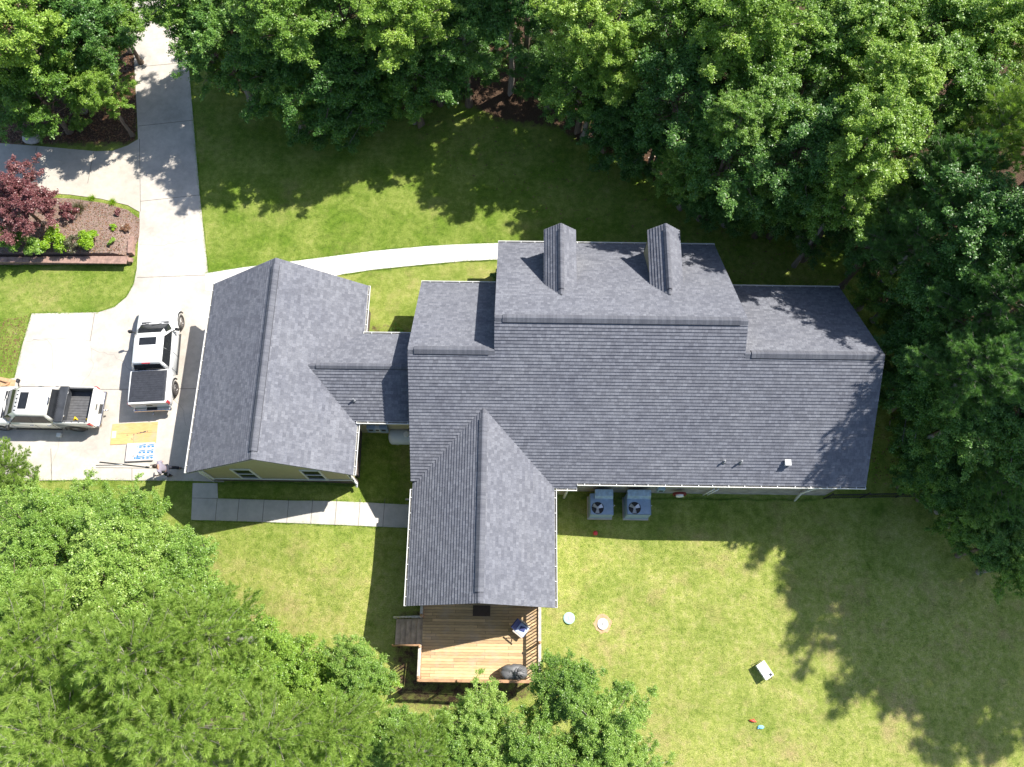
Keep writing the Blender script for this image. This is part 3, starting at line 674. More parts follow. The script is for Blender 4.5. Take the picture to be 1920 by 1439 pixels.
wall_poly('wall', [(XC2, ynw, -1.5), (XR-0.35, ynw, -1.5), (XR-0.35, ynw, th_s(ynw)), (XC2, ynw, th_s(ynw))], (0, -1, 0), M['stone'], house)
yfw = YN2-0.4
for x, s_ in ((XC1+0.07, 1), (XC2-0.07, -1)):
    wall_poly('gable_wall', [(x, YR1+0.02, Z1-1.5), (x, yfw-0.16, -1.5), (x, yfw-0.16, fn2(0, yfw-.16)-0.14), (x, YR2, Z2-0.14), (x, YR1+0.02, Z1-0.1)], (s_, 0, 0), M['siding'], house)
wall_poly('wall', [(XC1+0.07, yfw, -1.5), (XC2-0.07, yfw, -1.5), (XC2-0.07, yfw, fn2(0, yfw)-.14), (XC1+0.07, yfw, fn2(0, yfw)-.14)], (0, -1, 0), M['stone'], house)
pyw = PYS+0.35; pw0, pw1 = PX0+0.4, PX1-0.4; thp = lambda x: PZE+PP*min(x-PX0, PX1-x)-0.16
wall_poly('wall', [(pw0, pyw, -2), (pw1, pyw, -2), (pw1, pyw, thp(pw1)), (PM, pyw, thp(PM)), (pw0, pyw, thp(pw0))], (0, 1, 0), M['siding'], house)
for x, s_ in ((pw0, 1), (pw1, -1)): wall_poly('wall', [(x, pyw+.16, -2.4), (x, ysw+0.1, -2.4), (x, ysw+0.1, thp(x)), (x, pyw+.16, thp(x))], (s_, 0, 0), M['siding'], house)
mb = MB(); mb.box((-1.5, pyw-0.04, 0.65), (1.7, 0.06, 2.1)); mb.build('patio_door', M['glass'], house)
downspout([(XR-1.3, YS-0.06, ZS-0.1), (XR-1.45, ysw-0.15, ZS-0.5), (XR-2.0, ysw-0.12, -0.9), (XR-2.0, ysw-0.3, -2.0)], house, 0.11)
downspout([(XJ-0.12, PYW-0.06, PZE-0.1), (XJ-0.3, PYW+0.2, PZE-0.5), (XJ-0.32, PYW+0.32, 0.4), (XJ-0.4, PYW+0.25, -1.55)], house, 0.13)
for k in (0, 0.22):
    mb = MB(); x = atY(1322, 925, ysw-0.1).x+k; mb.tube([(x+.25, ysw-0.1, -0.3), (x, ysw-0.12, -1.7)], 0.04, 6); mb.build('conduit', M['white'], house)
mb = MB(); q = at(770, 937, -0.9); mb.box((q.x+0.1, q.y, -0.95), (0.75, 0.1, 0.09)); mb.build('downspout_elbow', M['railcap'], house)
# wall fittings
q = atY(1242, 915, ysw-0.1); mb = MB(); mb.box((q.x, ysw-0.1, -0.5), (0.38, 0.2, 0.5), bev=0.02); mb.box((q.x, ysw-0.21, -0.45), (0.2, 0.02, 0.2), mi=1); mb.build('utility_box', [M['achood'], M['black']], house)
p = on_plane(1357, 867, fs); pipe_vent(p.x, p.y, fs, house, 0.3)
p = on_plane(1388, 868, fs); pipe_vent(p.x, p.y, fs, house, 0.36)
p = on_plane(1475, 870, fs); z = fs(p.x, p.y); mb = MB(); mb.box((p.x, p.y, z+0.08), (0.25, 0.25, 0.26), bev=0.01); mb.box((p.x, p.y, z+0.22), (0.3, 0.3, 0.04)); mb.box((p.x, p.y-0.128, z+0.08), (0.18, 0.02, 0.12), mi=1); mb.build('box_vent', [M['boxvent'], M['black']], house)
# dormers
for xd, xa, xb, zr, ze, yf in ((2.30, 1.52, 3.10, 5.74, 5.08, 20.55), (7.50, 6.70, 8.30, 5.68, 5.0, 20.65)):
    yb = YR2+(Z2-zr)/PN; ye = YR2+(Z2-ze)/PN
    dp = (zr-ze)/((xb-xa)/2)
    dw = lambda x, y, a=xa, z=ze, p_=dp: z+p_*(x-a); de = lambda x, y, a=xb, z=ze, p_=dp: z+p_*(a-x)
    d_ = bpy.data.objects.new('dormer', None); COL.objects.link(d_); d_.parent = house
    xm = (xa+xb)/2
    roof_slope('dormer_roof', [(xa, ye-0.02), (xm, yb-0.03), (xm, yf), (xa, yf)], dw, (1, 0), d_)
    roof_slope('dormer_roof', [(xb, yf), (xm, yf), (xm, yb-0.03), (xb, ye-0.02)], de, (-1, 0), d_)
    ridge('dormer_ridge_cap', (xm, yf-0.02, zr), (xm, yb+0.1, zr), d_, dp, 0.14, 0.3)
    xa2, xb2 = xa+0.1, xb-0.1
    zz = lambda y: fn2(0, y)-0.05
    for x, s_ in ((xa2, 1), (xb2, -1)):
        wall_poly('dormer_cheek', [(x, ye, zz(ye)), (x, yf-0.2, zz(yf-0.2)), (x, yf-0.2, ze-0.08), (x, ye, ze-0.08)], (s_, 0, 0), M['siding'], d_, 0.08)
    wall_poly('dormer_front', [(xa2, yf-0.18, zz(yf-0.18)), (xb2, yf-0.18, zz(yf-0.18)), (xb2, yf-0.18, ze-0.06), (xm, yf-0.18, zr-0.2), (xa2, yf-0.18, ze-0.06)], (0, -1, 0), M['siding'], d_, 0.08)
    mb = MB(); mb.box((xm, yf-0.16, ze-0.85), (0.75, 0.06, 1.2)); mb.box((xm, yf-0.14, ze-0.85), (0.62, 0.06, 1.06), mi=1); mb.build('dormer_window', [M['frame'], M['glass']], d_)
    rake((xa, yf, ze-0.01), (xm, yf, zr-0.01), (0, 0.02, 0), d_); rake((xb, yf, ze-0.01), (xm, yf, zr-0.01), (0, 0.02, 0), d_)
adopt(house)

# ------------------------------------------------------------------ deck
DZ = -0.25; RZ = 0.74
a = at(782, 1278, RZ); b = at(1014, 1281, RZ)
DX0, DX1, DY0 = a.x+0.05, b.x-0.05, a.y+0.04; DY1 = pyw
deck = thing('deck', 'raised wooden deck with slatted railings and stairs at the end of the rear wing', 'deck', ((DX0+DX1)/2, (DY0+DY1)/2, terr(0, 1)))
mb = MB(); mb.box(((DX0+DX1)/2, (DY0+DY1)/2, DZ-0.02), (DX1-DX0, DY1-DY0, 0.04)); mb.build('deck_floor', M['deck'], deck)
mb = MB()
for (x0, y0, x1, y1) in ((DX0, DY0, DX1, DY0), (DX0, DY0, DX0, DY1), (DX1, DY0, DX1, DY1)):
    mb.box(((x0+x1)/2, (y0+y1)/2, DZ-0.17), (abs(x1-x0)+0.04, abs(y1-y0)+0.04, 0.25))
for x in np.linspace(DX0+0.1, DX1-0.1, 4):
    for y in (DY0+0.1, (DY0+DY1)/2): mb.box((x, y, (DZ-0.05+terr(x, y))/2-0.1), (0.14, 0.14, DZ-terr(x, y)))
mb.build('deck_frame', M['rail'], deck)
SY0, SY1 = at(742, 1211, DZ).y, at(742, 1158, DZ).y; SX0 = at(741, 1190, -1.0).x
def railing(p, q, capmat, name='railing', posts=True):
    p = Vector(p); q = Vector(q); d = q-p; L = d.length; d.normalize(); ang = math.atan2(d.y, d.x); mid = (p+q)/2
    m_ = MB(); n = int(L/0.155)
    for i in range(n+1):
        c = p+d*(L*i/n); m_.box((c.x, c.y, DZ+0.52), (0.038, 0.038, 0.88), ang)
    m_.box((mid.x, mid.y, DZ+0.1), (L, 0.04, 0.08), ang); m_.box((mid.x, mid.y, DZ+0.92), (L, 0.04, 0.08), ang)
    npst = max(1, round(L/1.8))
    for i in range(npst+1):
        c = p+d*(L*i/npst); m_.box((c.x, c.y, DZ+0.38), (0.09, 0.09, 1.22), ang); m_.sph((c.x, c.y, DZ+1.04), 0.075, (1, 1, .7), 10)
    r_ = m_.build(name, M['rail'], deck)
    c_ = MB(); c_.box((mid.x, mid.y, RZ-0.02), (L+0.14, 0.14, 0.035), ang, bev=0.006); c_.build('rail_cap', capmat, r_)
    return r_
railing((DX1, DY0, 0), (DX1, DY1-0.1, 0), M['railcap'])
railing((DX0, DY0, 0), (DX1-0.12, DY0, 0), M['rail'])
railing((DX0, DY0+0.12, 0), (DX0, SY0-0.05, 0), M['railcap'])
railing((DX0, SY1+0.05, 0), (DX0, DY1-0.1, 0), M['railcap'])
st = bpy.data.objects.new('stairs', None); COL.objects.link(st); st.parent = deck
ns = 5; run = (DX0-SX0)/ns; rise = (DZ-terr(SX0, SY0))/(ns+1)
for i in range(ns):
    xc = DX0-run*(i+0.5); z = DZ-rise*(i+1)
    mb = MB(); mb.box((xc-0.015, (SY0+SY1)/2, z), (run-0.035, SY1-SY0-0.1, 0.04), bev=0.008); mb.box((xc+run/2-0.015, (SY0+SY1)/2, z+rise/2), (0.025, SY1-SY0-0.12, rise-0.05)); mb.build('stair_tread', M['stair'], st)
for y, mm in ((SY0, 'rail'), (SY1, 'railcap')):
    mb = MB(); mb.tube([(DX0, y, RZ), (SX0, y, terr(SX0, y)+0.95)], 0.055, 4)
    for x in np.linspace(SX0+0.05, DX0-0.1, 9):
        t = (DX0-x)/(DX0-SX0); zt = RZ+(terr(SX0, y)+0.95-RZ)*t; zb = DZ-(DZ-terr(SX0, y))*t; mb.box((x, y, (zt+zb)/2), (0.035, 0.035, zt-zb))
    mb.box((SX0, y, terr(SX0, y)+0.45), (0.09, 0.09, 1.0)); mb.box((DX0-0.3, y, DZ-0.3), (0.6, 0.04, 0.25))
    mb.build('stair_rail', M[mm], st)
for c in deck.children: c.location = c.location-deck.location
mb = MB(); q = at(903, 1146, DZ); mb.box((q.x, q.y, DZ+0.012), (0.85, 0.5, 0.02), bev=0.004)
tag(mb.build('doormat', M['mat']), 'dark brown doormat on the shaded deck against the wing wall', 'doormat')
#PART2
# ------------------------------------------------------------------ block wall of the flower bed
WZ = 0.52
wa = at(-140, 487, WZ); wb = at(238, 485, WZ); wallth = thing('retaining_wall', 'low reddish brown block wall holding the flower bed above the side lawn', 'retaining wall', (wb.x, wb.y, 0))
mb = MB(); zg = -0.3; n = int((wb.x-wa.x)/0.4)
for i in range(n):
    x0 = wa.x+(wb.x-wa.x)*i/n; x1 = wa.x+(wb.x-wa.x)*(i+1)/n; yy = wa.y+(wb.y-wa.y)*(i+.5)/n
    for k in range(5):
        o_ = 0.2 if k % 2 else 0
        mb.box(((x0+x1)/2+o_, yy+rnd.uniform(-.008, .008)+k*0.012, zg+0.075+0.15*k), ((x1-x0)-0.012, 0.26, 0.142), bev=0.012)
mb.build('block_courses', M['paver'], wallth)
mb = MB()
for i in range(n): x0 = wa.x+(wb.x-wa.x)*i/n; x1 = wa.x+(wb.x-wa.x)*(i+1)/n; mb.box(((x0+x1)/2, wa.y+0.05, zg+0.78), (x1-x0-0.006, 0.32, 0.07), bev=0.01)
mb.build('wall_cap', M['paver'], wallth)
mb = MB(); e0 = at(243, 474, 0.4); e1 = at(247, 438, 0.2)
for k in range(3):
    for i in range(4-k+1):
        t = (i+0.5)/5; mb.box((e0.x+(e1.x-e0.x)*t, e0.y+(e1.y-e0.y)*t, 0.02+0.15*k), (0.27, 0.31, 0.14), rz=0.08, bev=0.015)
mb.build('stepped_end', M['paver'], wallth)
for c in wallth.children: c.location = c.location-wallth.location

# ------------------------------------------------------------------ pickups
def pickup(name, label, paint, open_bed):
    t = thing(name, label, 'pickup truck')
    P = M[paint]
    def ring(x, w_, zs, zb, zt, crown):
        hw = w_/2
        h = [(hw*0.90, zs), (hw*0.985, zs+0.12), (hw, (zs+zb)/2), (hw*0.985, zb), (hw*0.93, zt-0.035), (hw*0.85, zt), (hw*0.45, zt+crown*0.8), (0, zt+crown)]
        return [(x, y, z) for y, z in h]+[(x, -y, z) for y, z in reversed(h[:-1])]
    mb = MB()
    prof = [(2.93, 1.35, .55, .78, .86, 0), (2.90, 1.66, .45, .85, .98, .01), (2.78, 1.88, .38, .92, 1.05, .02), (2.5, 1.98, .36, .98, 1.12, .03), (2.0, 2.02, .36, 1.0, 1.17, .035), (1.65, 2.03, .36, 1.02, 1.20, .03), (1.45, 2.03, .36, 1.04, 1.22, .02), (0.9, 2.03, .36, 1.04, 1.22, 0), (-1.15, 2.03, .36, 1.04, 1.22, 0)]
    mb.loft([ring(*q) for q in prof])
    body = mb.build('body', P, t)
    # bed: outer shell, rails and inner tub
    mb = MB()
    def bring(x, hw, zs, zt, th_=0.13, fl=0.78):
        h = [(hw*0.9, zs), (hw*.985, zs+.12), (hw, (zs+zt)/2), (hw*.985, zt-.12), (hw*.95, zt), (hw-th_, zt+.005), (hw-th_-.02, zt-.06), (hw-th_-.03, fl), (0, fl)]
        return [(x, y, z) for y, z in h]+[(x, -y, z) for y, z in reversed(h[:-1])]
    mb.loft([bring(-1.16, 1.015, .42, 1.33), bring(-2.0, 1.015, .42, 1.33), bring(-2.7, 1.0, .44, 1.32), bring(-2.86, .985, .48, 1.31)])
    mb.box((-2.89, 0, .93), (.07, 1.86, .76), bev=.02); mb.box((-2.86, 0, 1.3), (.14, 1.86, .05), bev=.015); mb.box((-1.19, 0, 1.07), (.06, 1.8, .5))
    bed = mb.build('bed', P, t)
    mb = MB(); mb.box((-2.02, 0, .79), (1.6, 1.68, .02))
    for k in range(11): mb.box((-2.02, -.7+.14*k, .805), (1.55, .07, .022), bev=.006)
    for s in (-1, 1): mb.box((-2.02, s*.85, 1.05), (1.6, .02, .5)); mb.box((-2.02, s*.865, 1.335), (1.6, .07, .012))
    mb.box((-2.83, 0, 1.05), (.02, 1.7, .5)); mb.box((-1.235, 0, 1.05), (.02, 1.7, .5))
    mb.build('bed_liner', M['bedliner'], bed)
    # cab greenhouse
    mb = MB()
    base = [(1.42, .72), (1.42, -.72), (1.0, -.93), (-1.08, -.93), (-1.14, -.86), (-1.14, .86), (-1.08, .93), (1.0, .93)]
    midr = [(.98, .66), (.98, -.66), (.66, -.81), (-.98, -.80), (-1.03, -.74), (-1.03, .74), (-.98, .80), (.66, .81)]
    top = [(.62, .56), (.62, -.56), (.42, -.70), (-.90, -.70), (-.96, -.63), (-.96, .63), (-.90, .70), (.42, .70)]
    apx = [(.45, .45), (.45, -.45), (.32, -.55), (-.80, -.55), (-.84, -.5), (-.84, .5), (-.80, .55), (.32, .55)]
    mb.loft([[(x, y, z) for x, y in r] for r, z in ((base, 1.20), (midr, 1.62), ([(x*1.0+.03*(x > 0), y*1.03) for x, y in top], 1.82), (top, 1.865), (apx, 1.895))])
    cab = mb.build('cab', P, t)
    def glass(nm, q, off, mat='glass'):
        mb = MB(); q = [Vector(v) for v in q]; nn = (q[1]-q[0]).cross(q[2]-q[0]).normalized()
        c = sum(q, Vector())/len(q)
        if nn.dot(c-Vector((-.3, 0, 1.2))) < 0: nn = -nn
        A = [v+nn*off for v in q]; B = [v-nn*0.02 for v in q]
        mb.face(A); n_ = len(q)
        for i in range(n_): mb.face([A[i], A[(i+1) % n_], B[(i+1) % n_], B[i]])
        return mb.build(nm, M[mat], cab)
    mb = MB(); rows = [(1.405, .70, 1.235), (1.18, .665, 1.44), (.972, .64, 1.628), (.70, .575, 1.795)]
    nrm_ = Vector((.62, 0, .78)).normalized()*.022
    for (xa, ya, za), (xb, yb, zb) in zip(rows, rows[1:]):
        mb.face([Vector((xa, -ya, za))+nrm_, Vector((xa, ya, za))+nrm_, Vector((xb, yb, zb))+nrm_, Vector((xb, -yb, zb))+nrm_])
        for s in (-1, 1): mb.face([Vector((xa, s*ya, za))+nrm_, Vector((xb, s*yb, zb))+nrm_, Vector((xb, s*yb, zb))-nrm_, Vector((xa, s*ya, za))-nrm_])
    for s in (-1, 1):   # wrapped corners of the screen
        mb.face([Vector((1.405, s*.70, 1.235))+nrm_, Vector((1.10, s*.885, 1.245))+Vector((.0, s*.012, .012)), Vector((.76, s*.775, 1.64))+Vector((.01, s*.012, .012)), Vector((.972, s*.64, 1.628))+nrm_])
    mb.build('windshield', M['glass'], cab)
    glass('rear_window', [(-1.13, -.76, 1.30), (-1.13, .76, 1.30), (-1.01, .66, 1.74), (-1.01, -.66, 1.74)], .014)
    for s in (-1, 1):
        glass('side_window', [(.98, s*.915, 1.27), (-.13, s*.925, 1.25), (-.13, s*.762, 1.76), (.50, s*.762, 1.76)], .012)
        glass('side_window', [(-.15, s*.925, 1.25), (-1.0, s*.915, 1.25), (-.88, s*.762, 1.76), (-.15, s*.762, 1.76)], .012)
    mb = MB(); mb.box((-.28, 0, 1.893), (.52, .86, .014), bev=.005) if False else mb.box((.2, 0, 1.893), (.42, .86, .02), bev=.008); mb.build('sunroof', M['glass'], cab)
    mb = MB(); mb.box((-.985, 0, 1.85), (.05, .42, .04), bev=.01); mb.build('brake_light', M['redlens' if not open_bed else 'chrome'], cab)
    mb = MB(); mb.box((.50, 0, 1.875), (.05, .4, .02)); mb.build('roof_marker', M['black'], cab)
    if open_bed:
        mb = MB()
        for y in np.linspace(-.5, .5, 6): mb.box((.53, y, 1.88), (.09, .06, .03), bev=.005)
        mb.build('roof_lights', M['black'], cab)
    for s in (-1, 1):
        mb = MB(); mb.tube([(.98, s*.95, 1.24), (1.02, s*1.16, 1.30)], .03, 6); mb.box((1.02, s*1.2, 1.33), (.13, .2, .2), rz=s*.15, bev=.04); mb.build('mirror', M['black'], t)
        for x in (.0, -.85): mb = MB(); mb.box((x, s*1.02, 1.08), (.2, .03, .035), bev=.008); mb.build('door_handle', P if not open_bed else M['chrome'], t)
        for x in (1.0, -.16, -1.04): mb = MB(); mb.box((x, s*1.013, .80), (.012, .012, .62)); mb.build('door_seam', M['black'], t)
        mb = MB(); mb.box((2.76, s*.72, .93), (.2, .36, .16), rz=-s*.35, bev=.04); mb.build('headlight', M['lens'], t)
        mb = MB(); mb.box((-2.84, s*.95, 1.08), (.16, .1, .36), bev=.03); mb.build('taillight', M['redlens'], t)
        mb = MB(); mb.box((.0, s*.99, .42), (2.3, .14, .05), bev=.02); mb.build('running_board', M['black'], t)
        for x in (1.87, -1.87):
            # arch: dark lip ring with painted flare
            mb = MB(); pts = [(x+.50*math.cos(a), s*1.012, .42+.50*math.sin(a)) for a in np.linspace(-.05, math.pi+.05, 14)]
            mb.tube(pts, .045, 6); mb.build('wheel_arch', M['black'], t)
            wl = bpy.data.objects.new('wheel', None); COL.objects.link(wl); wl.parent = t; wl.location = (x, s*.895, .40)
            rot = Matrix.Rotation(math.pi/2, 3, 'X')
            mb = MB(); prof2 = [(.25, -.12), (.36, -.13), (.40, -.09), (.40, .09), (.36, .13), (.25, .12)]
            mb.loft([[(r*math.cos(a), y, r*math.sin(a)) for r, y in prof2] for a in np.linspace(0, 2*math.pi, 29)], caps=False); mb.build('tyre', M['tyre'], wl)
            mb = MB(); mb.cyl((0, s*.02, 0), .25, .1, 24, rot=rot, mi=1)
            for k in range(10):
                a = k*math.pi/5; mb.box((.14*math.cos(a), s*.085, .14*math.sin(a)), (.2, .03, .035), rot=Matrix.Rotation(-a, 3, 'Y'))
            mb.cyl((0, s*.09, 0), .055, .04, 12, rot=rot)
            mb.tube([(.24*math.cos(a), s*.085, .24*math.sin(a)) for a in np.linspace(0, 2*math.pi, 25)], .016, 6)
            mb.build('rim', [M['rim'], M['black']], wl)
    mb = MB(); mb.box((2.93, 0, .50), (.16, 1.75, .2), bev=.05); mb.build('front_bumper', M['paint'] if not open_bed else M['chrome'], t)
    mb = MB(); mb.box((2.92, 0, .78), (.06, 1.1, .26), bev=.02)
    mb.build('grille', M['black'], t)
    mb = MB(); mb.box((-3.02, 0, .56), (.2, 1.86, .2), bev=.05); mb.box((-3.0, 0, .67), (.16, .5, .02), mi=1); rb = mb.build('rear_bumper', [M['chrome'], M['black']], t)
    mb = MB(); mb.box((-3.14, 0, .42), (.25, .06, .06)); mb.cyl((-3.25, 0, .48), .03, .08, 10); mb.build('tow_hitch', M['chrome'], t)
    mb = MB(); mb.box((-2.935, 0, .98), (.02, .3, .06)); mb.build('tailgate_handle', M['black'], bed)
    mb = MB(); mb.box((1.5, 0, 1.225), (.1, 1.4, .02)); mb.build('cowl', M['black'], t)
    for s in (-.35, .3): mb = MB(); mb.tube([(1.46, s, 1.25), (1.28, s+.45, 1.40)], .011, 4); mb.build('wiper', M['black'], t)
    if not open_bed:
        mb = MB(); mb.box((-2.02, 0, 1.355), (1.62, 1.76, .035), bev=.01)
        for k in range(13): mb.box((-2.74+.12*k, 0, 1.373), (.105, 1.6, .012), bev=.004)
        mb.build('tonneau_cover', M['tonneau'], t)
    else:
        mb = MB(); mb.box((-1.42, 0, 1.36), (.42, 1.84, .14), bev=.02); mb.box((-1.42, 0, 1.15), (.36, 1.6, .3)); mb.box((-1.2, 0, 1.435), (.02, 1.8, .01))
        tb = mb.build('toolbox', M['toolbox'], t)
        for s in (-.6, .6): mb = MB(); mb.box((-1.64, s, 1.36), (.03, .1, .06)); mb.build('latch', M['chrome'], tb)
        mb = MB(); mb.tube([(-1.0, -.15, 1.88), (-1.06, -.13, 1.90), (-1.06, .13, 1.90), (-1.0, .15, 1.88)], .02, 6); mb.build('roof_handle', M['black'], cab)
        mb = MB()
        for x in (-1.7, -2.05, -2.4, -2.7):
            mb.box((x, .9, 1.345), (.06, .03, .02))
        mb.build('stake_pocket_cap', M['black'], bed)
    return t
t1 = pickup('pickup_truck', 'white pickup with a black bed cover, parked along the garage', 'paint', False)
f1 = at(303, 563, .7); r1 = at(283, 770, .7); c1 = (f1+r1)/2
t1.location = (c1.x+.05, c1.y, terr(c1.x, c1.y)+.035); t1.rotation_euler.z = math.atan2(f1.y-r1.y, f1.x-r1.x)
t1.scale = ((f1-r1).length/6.15,)*3
t2 = pickup('pickup_truck', 'pearl white pickup with an open bed and a black toolbox, nose off the left edge', 'paint2', True)
r2 = at(192, 768, .75); t2.scale = (1.03,)*3
t2.rotation_euler.z = math.pi; t2.location = (r2.x-3.1*1.03, r2.y+.02, .035)
for (x, y, wd) in ((-1.95, -.62, .22), (-2.62, -.6, .2)):
    q = t2.matrix_basis @ Vector((x, y+1.24, .85))
    mb = MB()
    if wd > .21: mb.tube([(-.1, -.1, .0), (0, .08, .05), (.13, -.04, .02)], [.035, .07, .03], 6)
    else: mb.box((0, 0, .06), (.2, .16, .12), rz=.2, bev=.02); mb.box((.02, 0, .125), (.08, .06, .015), rz=.2)
    o = mb.build('strap_bundle' if wd > .21 else 'plastic_case', M['yellow'], loc=q)
    tag(o, 'crumpled yellow strap lying in the open truck bed' if wd > .21 else 'small yellow plastic case in the corner of the open truck bed by the tailgate', 'strap' if wd > .21 else 'case')
q = at(113, 818, .04)
mb = MB(); mb.box((0, 0, .09), (.2, .2, .18), bev=.02); mb.box((0, 0, .19), (.21, .21, .02), bev=.005)
tag(mb.build('plastic_bucket', M['white'], loc=q), 'small square white tub on the concrete in the open pickup\'s shadow', 'tub')

# ------------------------------------------------------------------ things on the drive
a, b, c = at(211, 796, .05), at(296, 792, .05), at(207, 835, .05)
ang = math.atan2(b.y-a.y, b.x-a.x)
pw = MB(); L_, W_ = (b-a).length, (c-a).length
pw.box((0, 0, .02), (L_, W_, .018))
cen = (b+c)/2
po = pw.build('plywood_sheet', M['ply'], loc=(cen.x, cen.y, .04)); po.rotation_euler.z = ang
tag(po, 'tan plywood sheet lying flat on the drive behind the white pickup', 'plywood')
mb = MB(); mb.box((-L_*.44, -.02, .031), (.22, .38, .003)); mb.build('pale_patch', M['plypatch'], po)
mb = MB()
for k in range(9): mb.box((.18+.06*k+rnd.uniform(-.02, .02), -.02+.012*k, .031), (.05, .03+rnd.random()*.05, .002), rz=rnd.uniform(-1, 1))
for k in range(3): mb.box((rnd.uniform(-.4, .3), rnd.uniform(-.4, .1), .031), (.09, .03, .002), rz=rnd.uniform(-1, 1))
mb.build('scrawl', M['ink'], po)
a, b, c, d = at(241, 832, .14), at(286, 830, .14), at(232, 866, .14), at(284, 864, .14)
bd = thing('shingle_bundle', 'stack of wrapped shingle bundles printed with blue logos beside the plywood', 'shingle bundles', (*((a+d)/2)[:2], .036)); 
bd.rotation_euler.z = math.atan2(b.y-a.y, b.x-a.x)
L_, W_ = (d.x-c.x), (a.y-c.y)
for k in range(3): mb = MB(); mb.box((rnd.uniform(-.015, .015), rnd.uniform(-.015, .015), .03+.048*k), (L_, W_, .045), bev=.012); mb.build('bundle', M['pack'], bd)
mb = MB()
for i in range(2):
    for j in range(3):
        x = .12+.42*i; y = W_*(.33-.31*j); zt = .152
        mb.face([(x-.17, y+.02, zt), (x+.17, y+.075, zt), (x+.17, y+.02, zt), (x-.17, y-.02, zt)])
        mb.face([(x-.17, y-.04, zt), (x-.03, y-.04, zt), (x-.03, y-.12, zt), (x-.17, y-.12, zt)])
        mb.face([(x+.05, y-.02, zt), (x+.17, y-.02, zt), (x+.17, y-.12, zt), (x+.05, y-.12, zt)])
        mb.face([(x-.03, y-.03, zt), (x+.05, y-.03, zt), (x+.05, y-.055, zt), (x-.03, y-.055, zt)])
y = -W_*.34
for x0, x1, y0, y1 in ((-.25, -.17, -.06, .04), (-.15, -.05, -.06, .02), (-.13, -.04, .03, .14)): mb.face([(x0, y+y0, .152), (x1, y+y0, .152), (x1, y+y1, .152), (x0, y+y1, .152)])
mb.build('blue_logo_print', M['blue'], bd, normals=True)
mb = MB(); mb.cyl((-.13, W_*.28, .152), .06, .002, 16); mb.box((-.13, W_*.28-.12, .152), (.03, .1, .002)); mb.build('cyan_seal', M['cyan'], bd)
mb = MB(); mb.box((-.3, -W_*.2, .152), (.1, .02, .002), rz=.9); mb.box((-.3, -W_*.26, .152), (.1, .02, .002), rz=-.6); mb.build('arrow_mark', M['ink'], bd)
for (u0, v0), (u1, v1), mm, lb in (((187, 867), (280, 877), 'iron', 'black metal pole lying on the drive below the shingle bundles, its right end lower'), ((180, 873), (236, 872), 'metal', 'thin grey rod lying level on the drive, touching the black pole'), ((282, 873), (290, 872), 'black', 'short dark offcut lying just right of the black pole\'s end')):
    mb = MB(); a = at(u0, v0, .07); b = at(u1, v1, .07); mb.tube([a, (a+b)/2, b], .022 if mm == 'iron' else .014, 6)
    if mm == 'iron': mb.tube([b-(b-a).normalized()*.18, b], .04, 8)
    tag(mb.build('metal_pole' if mm != 'black' else 'offcut', M[mm]), lb, 'pole' if mm != 'black' else 'offcut')
# timber edging at the pad corner
mb = MB(); a, b, c = at(-30, 703, .1), at(18, 719, .1), at(-30, 743, .1)
mb.tube([a, b], .06, 4); mb.tube([b, c], .06, 4)
tag(mb.build('landscape_timber', M['rail']), 'brown timber edging meeting in a point at the left edge above the open-bed pickup', 'timber edging')
tag(drape('gravel_patch', G([(-40, 710), (0, 708), (30, 714), (28, 728), (-40, 738)]), M['dirt'], .05), kind='structure')
mb = MB(); q = atg(61, 263); mb.sph((0, 0, .15), .55, (1, .7, .5), 12)
o = mb.build('boulder', M['rock'], loc=(q.x, q.y, q.z-.02)); tag(o, 'pale grey boulder among the leaf litter above the side drive', 'boulder')
for i, (u, v) in enumerate(((12, 640), (5, 672), (18, 690), (30, 612), (8, 655))):
    pass

